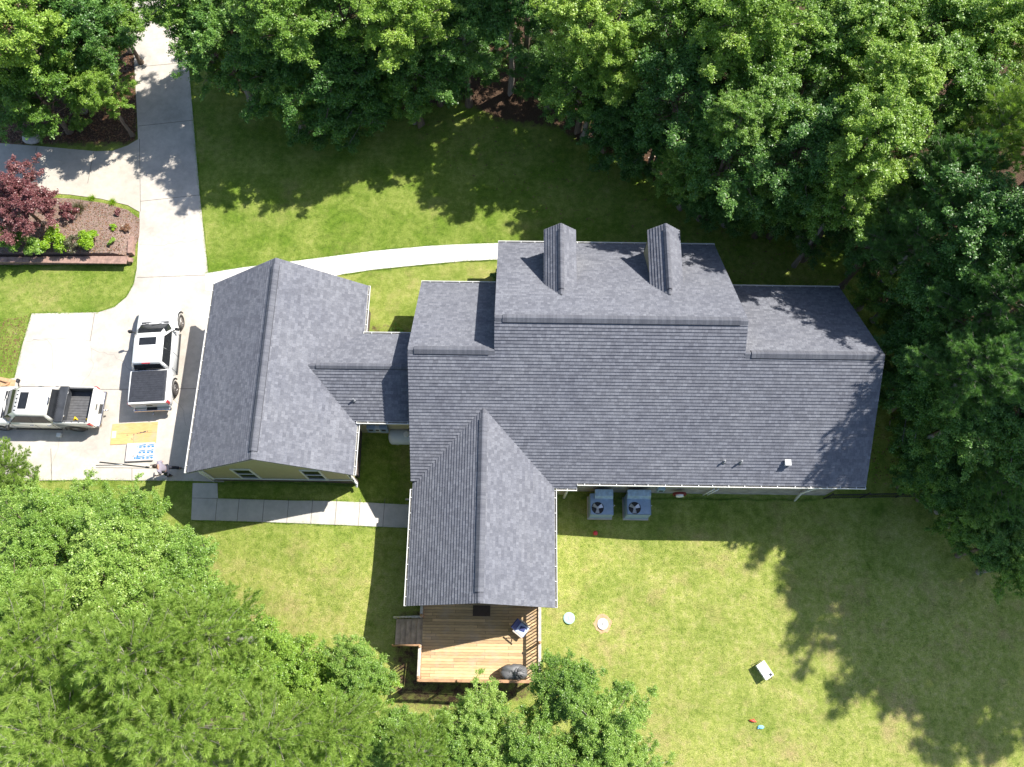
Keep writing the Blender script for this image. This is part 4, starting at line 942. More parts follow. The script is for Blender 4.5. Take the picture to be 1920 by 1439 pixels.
# ------------------------------------------------------------------ package units beside the back wall
def ac(u0, v0, u1, v1, top_z, label, hood):
    a = at(u0, v1, top_z); b = at(u1, v0, top_z); g = terr(a.x, a.y)
    x0, x1, y0, y1 = a.x, b.x, a.y, b.y; cx, cy = (x0+x1)/2, (y0+y1)/2; W_, D_ = x1-x0, y1-y0
    t = thing('air_conditioner', label, 'air conditioner', (cx, cy, g), 0, 'packaged air conditioners behind the house')
    h = top_z-g
    mb = MB(); mb.box((0, 0, .04), (W_+.12, D_+.12, .08), bev=.01); mb.build('base_pad', M['conc_walk'], t)
    mb = MB(); fx, fy, fr = -W_*.18, -D_*.18, min(W_, D_)*.27; fr = .32
    # top sheet with a round opening
    mb.box((0, 0, .08+(h-.1)/2), (W_, D_, h-.14), bev=.02)
    seg = 24; outer = []
    ring_ = [(fx+fr*math.cos(2*math.pi*k/seg), fy+fr*math.sin(2*math.pi*k/seg)) for k in range(seg)]
    def edge(dx, dy):
        tx = ((W_/2-.0)*(1 if dx > 0 else -1)-fx)/dx if abs(dx) > 1e-6 else 1e9; ty = ((D_/2)*(1 if dy > 0 else -1)-fy)/dy if abs(dy) > 1e-6 else 1e9
        k = min(tx, ty); return (fx+dx*k, fy+dy*k)
    ed = [edge(math.cos(2*math.pi*k/seg), math.sin(2*math.pi*k/seg)) for k in range(seg)]
    for k in range(seg):
        j = (k+1) % seg; pts = [(*ring_[k], h+.06), (*ed[k], h+.06), (*ed[j], h+.06), (*ring_[j], h+.06)]
        if abs(ed[k][0]-ed[j][0]) > 1e-4 and abs(ed[k][1]-ed[j][1]) > 1e-4:
            cxn = W_/2*(1 if (ed[k][0]+ed[j][0]) > 0 else -1); cyn = D_/2*(1 if (ed[k][1]+ed[j][1]) > 0 else -1)
            pts = [(*ring_[k], h+.06), (*ed[k], h+.06), (cxn, cyn, h+.06), (*ed[j], h+.06), (*ring_[j], h+.06)]
        mb.face(pts); mb.face([(*ring_[k], h+.06), (*ring_[j], h+.06), (*ring_[j], h-.05), (*ring_[k], h-.05)])
    for s in (-1, 1): mb.box((s*(W_/2-.005), 0, h-.01), (.02, D_, .14)); mb.box((0, s*(D_/2-.005), h-.01), (W_-.03, .02, .14))
    cab_ = mb.build('cabinet', M['acpaint'], t)
    mb = MB(); mb.cyl((fx, fy, h-.012), fr-.005, .02, 24); mb.build('fan_well', M['black'], t)
    mb = MB(); mb.cyl((fx, fy, h+.03), .07, .05, 12)
    for k in range(3):
        a_ = k*2.09+.5; ca, sa = math.cos(a_), math.sin(a_)
        P_ = [(.05, -.05, 0), (.27, -.12, -.02), (.28, .1, .04), (.05, .05, .02)]
        mb.face([(fx+x*ca-y*sa, fy+x*sa+y*ca, h+.03+z) for x, y, z in P_])
    mb.build('fan', M['metal'], t)
    for u in range(3): pass
    hx0, hx1 = hood; yb = YS+.25-cy
    mb = MB(); yk = D_*.22
    mb.loft([[(hx0*W_, yk, h+.07), (hx1*W_, yk, h+.07), (hx1*W_, yk, h+.10), (hx0*W_, yk, h+.10)], [(hx0*W_, yk+.12, h+.07), (hx1*W_, yk+.12, h+.07), (hx1*W_, yk+.12, h+.34), (hx0*W_, yk+.12, h+.34)], [(hx0*W_, yb, h+.0), (hx1*W_, yb, h+.0), (hx1*W_, yb, h+.38), (hx0*W_, yb, h+.38)]], smooth=False)
    mb.build('duct_hood', M['achood'], t)
    mb = MB(); mb.tube([(W_/2+.05, -.05, h*.6), (W_/2+.12, 0, h*.75), (W_/2+.02, .02, h*.8)], .015, 5); mb.build('line_set', M['white'], t)
ac(1107, 927, 1149, 966, -.75, 'left hand blue grey air conditioner with its narrower duct hood', (-.3, .48))
ac(1176, 927, 1219, 966, -.75, 'right hand blue grey air conditioner with a full width duct hood', (-.49, .49))
# hose reel
q = atY(1285, 917, ysw-.25); t = thing('hose_reel', 'maroon coiled hose with a pale hub hung on the back wall', 'hose reel', (q.x, ysw-.2, -1.0))
mb = MB()
for k in range(4): mb.tube([((.34-.03*(k % 2))*math.cos(a), -.03*k, (.34-.03*(k % 2))*math.sin(a)) for a in np.linspace(0, 2*math.pi, 25)], .022, 6)
mb.build('hose', M['hosered'], t)
mb = MB(); mb.cyl((0, -.07, 0), .2, .22, 18, rot=Matrix.Rotation(math.pi/2, 3, 'X')); mb.build('hub', M['lidwhite'], t)
# tank / rounded cabinet between connector and house
q = at(752, 822, -.1); g = terr(q.x, q.y)
t = thing('propane_tank', 'pale blue grey rounded tank in the shade below the house eave', 'tank', (q.x+.35, q.y, g))
mb = MB(); mb.tube([(-.95, 0, .6), (-.88, 0, .6), (-.78, 0, .6), (.9, 0, .6), (1.0, 0, .6), (1.05, 0, .6)], [.16, .34, .42, .42, .34, .16], 20); mb.build('shell', M['tank'], t)
mb = MB(); mb.cyl((0, 0, 1.04), .14, .12, 14); mb.build('dome_cap', M['white'], t)
for x in (-.55, .6): mb = MB(); mb.box((x, 0, .1), (.12, .6, .24)); mb.build('foot', M['conc_walk'], t)

# ------------------------------------------------------------------ lawn objects
q = atg(1116, 1001); mb = MB(); mb.sph((0, 0, .12), .125, seg=20); o = mb.build('ball', M['red'], loc=q); tag(o, 'red rubber ball on the lawn at the edge of the house shadow', 'ball')
for (u, v), r_, mm, lb in (((1067, 1160), .29, 'lidgreen', 'pale green round septic lid in the lawn'), ((1130, 1171), .27, 'lidwhite', 'white round septic lid with bare soil around it')):
    q = atg(u, v); t = thing('septic_lid', lb, 'septic lid', q)
    mb = MB(); mb.cyl((0, 0, .045), r_, .07, 28); mb.cyl((0, 0, .085), r_*.9, .02, 28)
    for k in range(6): mb.box((r_*.8*math.cos(k*1.047), r_*.8*math.sin(k*1.047), .1), (.03, .03, .012))
    mb.build('lid', M[mm], t)
    mb = MB(); mb.box((0, 0, .1), (.035, .16, .02)); mb.build('lid_handle', M['black' if mm == 'lidwhite' else mm], t)
q = atg(1130, 1171)
pc = [(q.x+(.46+rnd.uniform(-.07, .06))*math.cos(a), q.y+(.46+rnd.uniform(-.07, .06))*math.sin(a)) for a in np.linspace(0, 2*math.pi, 19)[:-1]]
tag(drape('bare_soil', pc, M['dirt'], .012, 0.3, skirt=.03), kind='structure')
# cooler
q = at(1444, 1258, -1.2); g = terr(q.x, q.y); t = thing('cooler', 'white cooler with a dark shaded side standing alone on the lawn', 'cooler', (q.x, q.y, g), R(-58))
mb = MB(); mb.loft([[(-.36, -.2, .03), (.36, -.2, .03), (.36, .2, .03), (-.36, .2, .03)], [(-.39, -.23, .36), (.39, -.23, .36), (.39, .23, .36), (-.39, .23, .36)]], smooth=False); mb.build('tub', M['white'], t)
mb = MB(); mb.box((0, 0, .40), (.82, .5, .08), bev=.025); mb.box((-.05, 0, .445), (.5, .3, .02), bev=.006); mb.build('cooler_lid', M['white'], t)
for s in (-1, 1): mb = MB(); mb.tube([(s*.4, -.13, .3), (s*.48, -.11, .34), (s*.48, .11, .34), (s*.4, .13, .3)], .018, 6); mb.build('cooler_handle', M['black'], t)
mb = MB(); mb.box((.3, .12, .462), (.12, .12, .02)); mb.build('cup_recess', M['black'], t)
for s in (-1, 1): mb = MB(); mb.box((.15*s, -.25, .36), (.05, .03, .1)); mb.build('latch', M['black'], t)
q = atg(1411, 1352); mb = MB(); mb.tube([(-.17, .02, .05), (-.05, .0, .07), (.06, -.03, .05), (.17, -.05, .04)], [.03, .055, .05, .02], 8); mb.box((.05, .02, .07), (.08, .12, .04), rz=.4, bev=.01)
o = mb.build('toy_car', M['toyred'], loc=q); tag(o, 'small red plastic toy on the lawn below the cooler', 'toy')
q = atg(1426, 1364); mb = MB(); mb.sph((0, 0, .05), .12, (1.4, .75, .5), 14); mb.box((.03, .02, .1), (.12, .05, .03), rz=.3, bev=.01); mb.box((-.13, -.05, .04), (.06, .06, .05))
o = mb.build('toy_boat', M['toyblue'], loc=q); tag(o, 'small light blue toy just right of and below the red toy', 'toy')
# iron fence
a = atg(1545, 936); b = atg(1760, 932); a.z = 0; b.z = 0
fe = thing('iron_fence', 'black iron picket fence running from the house corner into the trees', 'fence', (a.x, a.y, terr(a.x, a.y)))
mb = MB(); L_ = (b-a).length; d = (b-a).normalized(); n = int(L_/.12)
for i in range(n+1):
    p = a+d*(.12*i); g = terr(p.x, p.y)
    if i % 16 == 0: pb = MB(); pb.box((p.x, p.y, g+.6), (.06, .06, 1.3)); pb.sph((p.x, p.y, g+1.27), .05); o = pb.build('fence_post', M['iron'], fe); o.location -= fe.location
    else: mb.box((p.x, p.y, g+.58), (.018, .018, 1.1))
for h in (.15, .95, 1.1):
    pts = [(a.x+d.x*k, a.y+d.y*k, terr(a.x+d.x*k, a.y+d.y*k)+h) for k in np.linspace(0, L_, 12)]
    mb.tube(pts, .018, 4)
o = mb.build('picket_panel', M['iron'], fe); o.location -= fe.location

# ------------------------------------------------------------------ deck furniture
q = at(978, 1181, .15); t = thing('patio_chair', 'folding deck chair with a pale blue seat near the east railing', 'chair', (q.x, q.y, DZ+.002), R(-38))
mb = MB(); mb.box((0, 0, .42), (.56, .52, .05), bev=.02); mb.build('seat', M['chairfab'], t)
mb = MB(); mb.box((-.34, 0, .72), (.06, .52, .58), rot=Matrix.Rotation(R(-22), 3, 'Y'), bev=.015); mb.build('backrest', M['navy'], t)
mb = MB(); mb.box((0.02, .04, .46), (.26, .22, .04), rz=.3, bev=.015); mb.build('cushion', M['navy'], t)
for s in (-1, 1):
    mb = MB(); mb.box((-.02, s*.31, .64), (.56, .07, .035), bev=.01); mb.build('armrest', M['railcap'], t)
    for x in (-.26, .26): mb = MB(); mb.tube([(x, s*.28, 0), (-x*.6, s*.28, .62)], .022, 6); mb.build('leg', M['black'], t)
q = at(963, 1262, .15)
t = thing('covered_grill', 'barbecue under a wrinkled charcoal fabric cover in the deck corner', 'grill', (q.x, q.y, DZ+.002))
mb = MB(); rings = []
for z, sx_, sy_ in ((0.0, .66, .40), (.5, .64, .38), (.78, .63, .37), (.92, .57, .33), (1.0, .42, .25), (1.03, .2, .12)):
    rg = []
    for k in range(40):
        a_ = 2*math.pi*k/40; wv = 1+.035*math.sin(a_*7+z*5)+.03*math.sin(a_*13+1.3-z*3)
        ex = 2.6; c_, s_ = math.cos(a_), math.sin(a_); rr = (abs(c_)**ex+abs(s_)**ex)**(-1/ex)
        rg.append((sx_*rr*c_*wv, sy_*rr*s_*wv*(1.0 if c_ > 0 else .92), z+.05*math.sin(a_*3+2)*(z > .6)))
    rings.append(rg)
mb.loft(rings); o = mb.build('fabric_cover', M['cover'], t)
mb = MB()
for k in range(7):
    a_ = -.9+.32*k; mb.tube([(.12, .02*k-.06, 1.04), (.32*math.cos(a_)+.12, .24*math.sin(a_), 1.02), (.55*math.cos(a_)+.08, .36*math.sin(a_), .84)], [.03, .035, .012], 6)
mb.tube([(.1, -.2, .98), (.06, 0, 1.06), (.14, .2, .99)], [.04, .07, .04], 8)
mb.build('cover_folds', M['cover'], t)

# ------------------------------------------------------------------ person
def skin_mesh(name, verts, edges, rads, mat, parent, sub=2, root=0):
    me = bpy.data.meshes.new(name); me.from_pydata(verts, edges, []); o = bpy.data.objects.new(name, me); COL.objects.link(o)
    o.parent = parent; s = o.modifiers.new('skin', 'SKIN'); s.use_smooth_shade = True
    for i, r_ in enumerate(rads):
        me.skin_vertices[0].data[i].radius = (r_, r_) if isinstance(r_, (int, float)) else r_
        me.skin_vertices[0].data[i].use_root = (i == root)
    u_ = o.modifiers.new('sub', 'SUBSURF'); u_.levels = sub; u_.render_levels = sub
    me.materials.append(mat); return o
q = at(329, 889, 0)
pr = thing('person', 'person in a lavender grey shirt and dark trousers walking beside the garage corner', 'person', (q.x-.15, q.y+.02, .036), math.pi+.25)
pr.scale = (1.08, 1.08, 1.0)
# local +X is forward; one body surface with hands and face, clothes as shells
V = [(0, 0, .95), (.05, 0, 1.15), (.10, 0, 1.38), (.13, 0, 1.50), (.17, 0, 1.60), (.20, 0, 1.70),      # 0-5 pelvis..head
     (0, .10, .90), (.16, .12, .50), (.04, .12, .09), (.20, .13, .05),                                  # left leg 6-9
     (0, -.10, .90), (-.16, -.12, .52), (-.42, -.13, .14), (-.30, -.14, .06),                           # right leg 10-13
     (.10, .19, 1.42), (.12, .30, 1.17), (.36, .27, 1.05), (.43, .25, 1.03),                            # left arm 14-17
     (.10, -.19, 1.42), (-.02, -.30, 1.18), (.14, -.36, .96), (.18, -.37, .90)]                         # right arm 18-21
Ed = [(0, 1), (1, 2), (2, 3), (3, 4), (4, 5), (0, 6), (6, 7), (7, 8), (8, 9), (0, 10), (10, 11), (11, 12), (12, 13), (2, 14), (14, 15), (15, 16), (16, 17), (2, 18), (18, 19), (19, 20), (20, 21)]
Rd = [(.15, .11), (.14, .10), (.17, .11), .055, (.085, .095), (.08, .09), .085, .06, .04, .035, .085, .06, .04, .035, .055, .042, .03, .032, .055, .042, .03, .032]
# fingers and thumb
for base, dr, sd_ in ((17, Vector((.8, -.1, -.25)), 1), (21, Vector((.3, -.05, -.8)), -1)):
    b0 = Vector(V[base]); dr.normalize(); lat = dr.cross(Vector((0, 0, 1))).normalized() if abs(dr.z) < .7 else Vector((0, 1, 0))
    for k, ln in enumerate((.07, .08, .075, .06)):
        p1 = b0+dr*.04+lat*(.024*(k-1.5)); p2 = p1+dr*ln*.55; p3 = p2+(dr+Vector((0, 0, -.6))).normalized()*ln*.5
        i0 = len(V); V += [tuple(p1), tuple(p2), tuple(p3)]; Ed += [(base, i0), (i0, i0+1), (i0+1, i0+2)]; Rd += [.010, .009, .007]
    p1 = b0+lat*.045*sd_+dr*.01; p2 = p1+(dr+lat*.8*sd_).normalized()*.04; i0 = len(V); V += [tuple(p1), tuple(p2)]; Ed += [(base, i0), (i0, i0+1)]; Rd += [.012, .009]
body = skin_mesh('body', V, Ed, Rd, M['skin'], pr)
mb = MB(); mb.sph((.20, 0, 1.665), .105, (1.0, .82, 1.15), 18); mb.tube([(.30, 0, 1.68), (.325, 0, 1.645)], [.012, .02], 6)
for s in (-1, 1): mb.sph((.205, s*.088, 1.66), .025, (.7, .4, 1)); mb.sph((.285, s*.035, 1.69), .014)
mb.box((.295, 0, 1.61), (.012, .045, .01)); mb.build('head', M['skin'], pr)
mb = MB(); mb.sph((.175, 0, 1.70), .112, (1.0, .86, .95), 16); mb.build('hair', M['hair'], pr)
sh = skin_mesh('shirt', [(0.0, 0, .92), (.05, 0, 1.15), (.10, 0, 1.38), (.125, 0, 1.47), (.10, .2, 1.42), (.12, .29, 1.22), (.10, -.2, 1.42), (0.0, -.29, 1.22)],
    [(0, 1), (1, 2), (2, 3), (2, 4), (4, 5), (2, 6), (6, 7)], [(.19, .15), (.185, .15), (.21, .15), .09, .09, .075, .09, .075], M['shirt'], pr)
pa = skin_mesh('trousers', [(0, 0, .97), (0, .1, .88), (.16, .12, .50), (.05, .12, .13), (0, -.1, .88), (-.16, -.12, .52), (-.41, -.13, .17)], [(0, 1), (1, 2), (2, 3), (0, 4), (4, 5), (5, 6)], [(.17, .13), .11, .085, .07, .11, .085, .07], M['pants'], pr)
for x, y, z, rt in ((.12, .12, .05, 0), (-.36, -.13, .09, .6)):
    mb = MB(); mb.sph((x, y, z), .1, (1.4, .5, .5), 14); mb.build('shoe', M['black'], pr)
#PART3
# ------------------------------------------------------------------ foliage
def leaf_mesh(name, P, Nn, size, tint, mat, shape='leaf', U=None):
    """P centres, Nn normals, size per leaf; folded kite leaves (two triangles) or needles"""
    n = len(P); rs = np.random.RandomState(len(P) % 9973)
    r = rs.normal(size=(n, 3)) if U is None else U
    u = r-(r*Nn).sum(1)[:, None]*Nn; u /= np.linalg.norm(u, axis=1)[:, None]+1e-9
    v = np.cross(Nn, u)
    s = size[:, None]
    if shape == 'leaf':
        q = np.stack([P-u*s*.62, P+v*s*.36-Nn*s*.10, P+u*s*.62-Nn*s*.08, P-v*s*.36-Nn*s*.10], 1)
    V = q.reshape(-1, 3); F = np.arange(n*4).reshape(n, 4)
    me = bpy.data.meshes.new(name); me.vertices.add(len(V)); me.vertices.foreach_set('co', V.ravel())
    me.loops.add(n*4); me.loops.foreach_set('vertex_index', F.ravel()); me.polygons.add(n)
    me.polygons.foreach_set('loop_start', np.arange(n)*4); me.polygons.foreach_set('loop_total', np.full(n, 4))
    a = me.attributes.new('tint', 'FLOAT', 'POINT'); a.data.foreach_set('value', np.repeat(tint, 4))
    me.materials.append(mat); me.update(); me.validate(); return me
def needle_mesh(name, A, D, ln, wd, tint, mat):
    """needles as thin triangles from A along D"""
    n = len(A); rs = np.random.RandomState(5)
    r = rs.normal(size=(n, 3)); s = np.cross(D, r); s /= np.linalg.norm(s, axis=1)[:, None]+1e-9
    V = np.stack([A-s*wd, A+s*wd, A+D*ln[:, None]+s*wd*.3], 1).reshape(-1, 3)
    me = bpy.data.meshes.new(name); me.vertices.add(len(V)); me.vertices.foreach_set('co', V.ravel())
    me.loops.add(n*3); me.loops.foreach_set('vertex_index', np.arange(n*3)); me.polygons.add(n)
    me.polygons.foreach_set('loop_start', np.arange(n)*3); me.polygons.foreach_set('loop_total', np.full(n, 3))
    a = me.attributes.new('tint', 'FLOAT', 'POINT'); a.data.foreach_set('value', np.repeat(tint, 3))
    me.materials.append(mat); me.update(); me.validate(); return me
def unit(v): return v/(np.linalg.norm(v, axis=-1, keepdims=True)+1e-9)
def crown_variant(seed, R_=3.2, H_=2.6, nlimb=34, nsub=9, ntw=6, per=34, ls=.085, mat='leaf_mid', low=-.55, flat=.55, deep=True):
    """limbs > branches > twigs; the leaves sit on the twigs, so the crown is ragged and has real gaps"""
    rs = np.random.RandomState(seed); P, Nn, T, mb = [], [], [], MB(); z0 = -H_*(1.15 if deep else .8)
    mb.tube([(0, 0, z0-.4), (.1, -.05, -.3*H_), (.05, .1, .5*H_)], [.17, .12, .03], 7)
    skew = rs.uniform(-.35, .35, 2); lob = rs.uniform(0, 6.28, 3)
    for i in range(nlimb):
        t = (i+.5)/nlimb; az = i*2.39996+rs.uniform(-.35, .35); el = low+(1.5-low)*t**.9+rs.uniform(-.15, .15)
        ext = (1+.2*math.sin(2*az+lob[0])+.13*math.sin(3*az+lob[1]))*rs.uniform(.72, 1.08)*(1-.12*(el < 0))
        tip = np.array([math.cos(az)*math.cos(el)*R_*ext+skew[0], math.sin(az)*math.cos(el)*R_*ext+skew[1], math.sin(el)*H_*ext*(1.25 if el < 0 and deep else 1)])
        st = np.array([0, 0, max(z0, min(.2*H_, tip[2]-rs.uniform(.5, 1.3)))]); ld = unit(tip-st); L = np.linalg.norm(tip-st)
        bend = np.array([0, 0, .12*L]); P1 = st+(tip-st)*.5+bend
        mb.tube([tuple(st), tuple(P1), tuple(tip)], [.05, .03, .010], 5)
        tone = rs.normal(0, .09)
        for k in range(nsub):
            f = rs.uniform(.42, 1.0) if k else 1.0
            b0 = (1-f)**2*st+2*f*(1-f)*(P1)+f*f*tip
            d = unit(ld*.7+rs.normal(size=3)*np.array([.75, .75, .35])+np.array([0, 0, .12])); bl = R_*rs.uniform(.16, .36)*(1.15-.35*f)
            b1 = b0+d*bl; mb.tube([tuple(b0), tuple(b1)], [.013, .005], 3); tb = tone+rs.normal(0, .06)
            for q in range(ntw):
                g = rs.uniform(.25, 1.05); c0 = b0+d*bl*g; td = unit(d*.5+rs.normal(size=3)*np.array([1, 1, flat])); tl = rs.uniform(.18, .44)
                m = int(per*rs.uniform(.5, 1.4)); h = rs.uniform(.1, 1.1, m)
                P.append(c0+td*tl*h[:, None]+rs.normal(size=(m, 3))*np.array([.085, .085, .05])); P[-1][:, 2] -= h*h*.06
                Nn.append(unit(np.array([0, 0, .8])+td*.25+rs.normal(size=(m, 3))*.5)); T.append(np.clip(rs.normal(.42+tb, .17, m)+.14*(h > .8), 0, 1))
    P = np.concatenate(P); Nn = np.concatenate(Nn); T = np.concatenate(T)
    me = leaf_mesh('crown', P, Nn, rs.uniform(.7, 1.35, len(P))*ls, T, M[mat])
    lo = mb.build('limbs', M['bark'] if seed % 2 else M['barkgrey']); lm = lo.data; bpy.data.objects.remove(lo)
    return me, lm
def pine_variant(seed, R_=3.0, H_=4.0, mat='needle', nb=70, ln=.26, wd=.0105, dens=1.15):
    rs = np.random.RandomState(seed); A, D, L, T = [], [], [], []; mb = MB()
    mb.tube([(0, 0, -H_*.8), (.05, 0, 0), (0, 0, H_*.62)], [.16, .08, .012], 8)
    for b in range(nb):
        t = (b+.5)/nb; z = H_*(-.62+1.2*t); az = b*2.4+rs.uniform(-.4, .4); reach = R_*(1.0-.80*t**1.5)*rs.uniform(.6, 1.12)
        dirv = Vector((math.cos(az), math.sin(az), .22+.45*t)); base = Vector((0, 0, z)); pts = [base]; p = base.copy()
        for k in range(1, 5): p = p+dirv*reach/4+Vector((rs.uniform(-.1, .1), rs.uniform(-.1, .1), .02*k)); pts.append(p.copy())
        q_ = .45 if t > .6 else 1.0; mb.tube(pts, [.03*q_, .022*q_, .015*q_, .009, .005], 5)
        tips = [(pts[-1], (pts[-1]-pts[-2]).normalized())]
        for k in range(int(reach*6*dens)):
            f = rs.uniform(.3, 1.0); q = f*4; i = min(3, int(q)); s_ = pts[i].lerp(pts[i+1], q-i)
            a2 = az+rs.choice([-1, 1])*rs.uniform(.35, 1.15); l2 = rs.uniform(.22, .62)*reach*.42*(1.2-f*.4)
            tip = s_+Vector((math.cos(a2)*l2, math.sin(a2)*l2, l2*rs.uniform(.05, .6)))
            mb.tube([s_, tip], [.006, .004], 3); dd = (tip-s_).normalized(); tips.append((tip, dd))
            if l2 > .3: tips.append((s_.lerp(tip, .55), dd))
        for k in range(3): f = rs.uniform(.05, .5); tips.append((pts[0].lerp(pts[2], f)+Vector((rs.uniform(-.12, .12), rs.uniform(-.12, .12), .12)), Vector((dirv.x*.4, dirv.y*.4, 1)).normalized()))
        for tip, dd in tips:
            m = 44; d = unit(rs.normal(size=(m, 3))*.5+np.array(dd)*.8+np.array([0, 0, .30])); back = rs.uniform(0, .16, m)
            A.append(np.array(tip)-np.array(dd)*back[:, None]); D.append(d); L.append(rs.uniform(.7, 1.15, m)*ln); T.append(np.clip(rs.normal(rs.uniform(.22, .68), .15, m), 0, 1))
    me = needle_mesh('crown', np.concatenate(A), np.concatenate(D), np.concatenate(L), wd, np.concatenate(T), M[mat])
    lo = mb.build('limbs', M['barkgrey']); lm = lo.data; bpy.data.objects.remove(lo)
    return me, lm
def trunk_mesh(seed, mat):
    rs = random.Random(seed); mb = MB(); pts = []; rr = []
    for k in range(7):
        pts.append((rs.uniform(-.09, .09)*k/3, rs.uniform(-.09, .09)*k/3, k/6)); rr.append(.27*(1-k/6*.42)+(.12 if k == 0 else 0))
    mb.tube(pts, rr, 10); o = mb.build('trunk', mat); m = o.data; bpy.data.objects.remove(o); return m
VAR = {}
for kind, mat, ls in (('mid', 'leaf_mid', .098), ('dark', 'leaf_dark', .095), ('lime', 'leaf_lime', .10)):
    VAR[kind] = [crown_variant(11+i*7+len(kind), mat=mat, ls=ls, nlimb=32+3*i) for i in range(3)]
VAR['glossy'] = [crown_variant(91+i, mat='leaf_glossy', ls=.088, H_=2.0, nlimb=38, per=36) for i in range(3)]
VAR['pine'] = [pine_variant(3+i) for i in range(3)]
VAR['pinedark'] = [pine_variant(31+i, mat='needle_dark', wd=.012) for i in range(2)]
VAR['open'] = [crown_variant(71+i, mat='leaf_mid', ls=.11, nlimb=22, nsub=8, ntw=5, per=26, low=-.2) for i in range(2)]
TR = [trunk_mesh(1, M['bark']), trunk_mesh(2, M['barkgrey'])]
UNIT_R = {'pine': 3.0, 'pinedark': 3.0}
tcount = 0
def tree(kind, x, y, zc, r, label, group='trees around the house', name=None, cat='tree'):
    """zc crown centre height above datum, r crown radius"""
    global tcount
    g = terr(x, y); s = r*(1.12 if kind in ('dark', 'mid') else 1.04)/UNIT_R.get(kind, 3.2)
    nm = name or ('pine_tree' if kind.startswith('pine') else 'broadleaf_tree')
    t = thing(nm, label, cat, (x, y, g-.05), rnd.uniform(0, 6.28), group)
    cm, lm = VAR[kind][tcount % len(VAR[kind])]; tcount += 1
    h = zc-g
    for nme, me, loc, scl in (('trunk', TR[tcount % 2], (0, 0, 0), (s*.9, s*.9, max(.4, h-s*2.0))), ('crown', cm, (0, 0, h), (s, s, s)), ('limbs', lm, (0, 0, h), (s, s, s))):
        o = bpy.data.objects.new(nme, me); COL.objects.link(o); o.parent = t; o.location = loc; o.scale = scl
    return t
def T(kind, u, v, zc, r, label, group='trees around the house'):
    p = at(u, v, zc); return tree(kind, p.x, p.y, zc, r, label, group)
NG = 'trees of the wood north and east of the house'; WG = 'trees at the south-west corner'
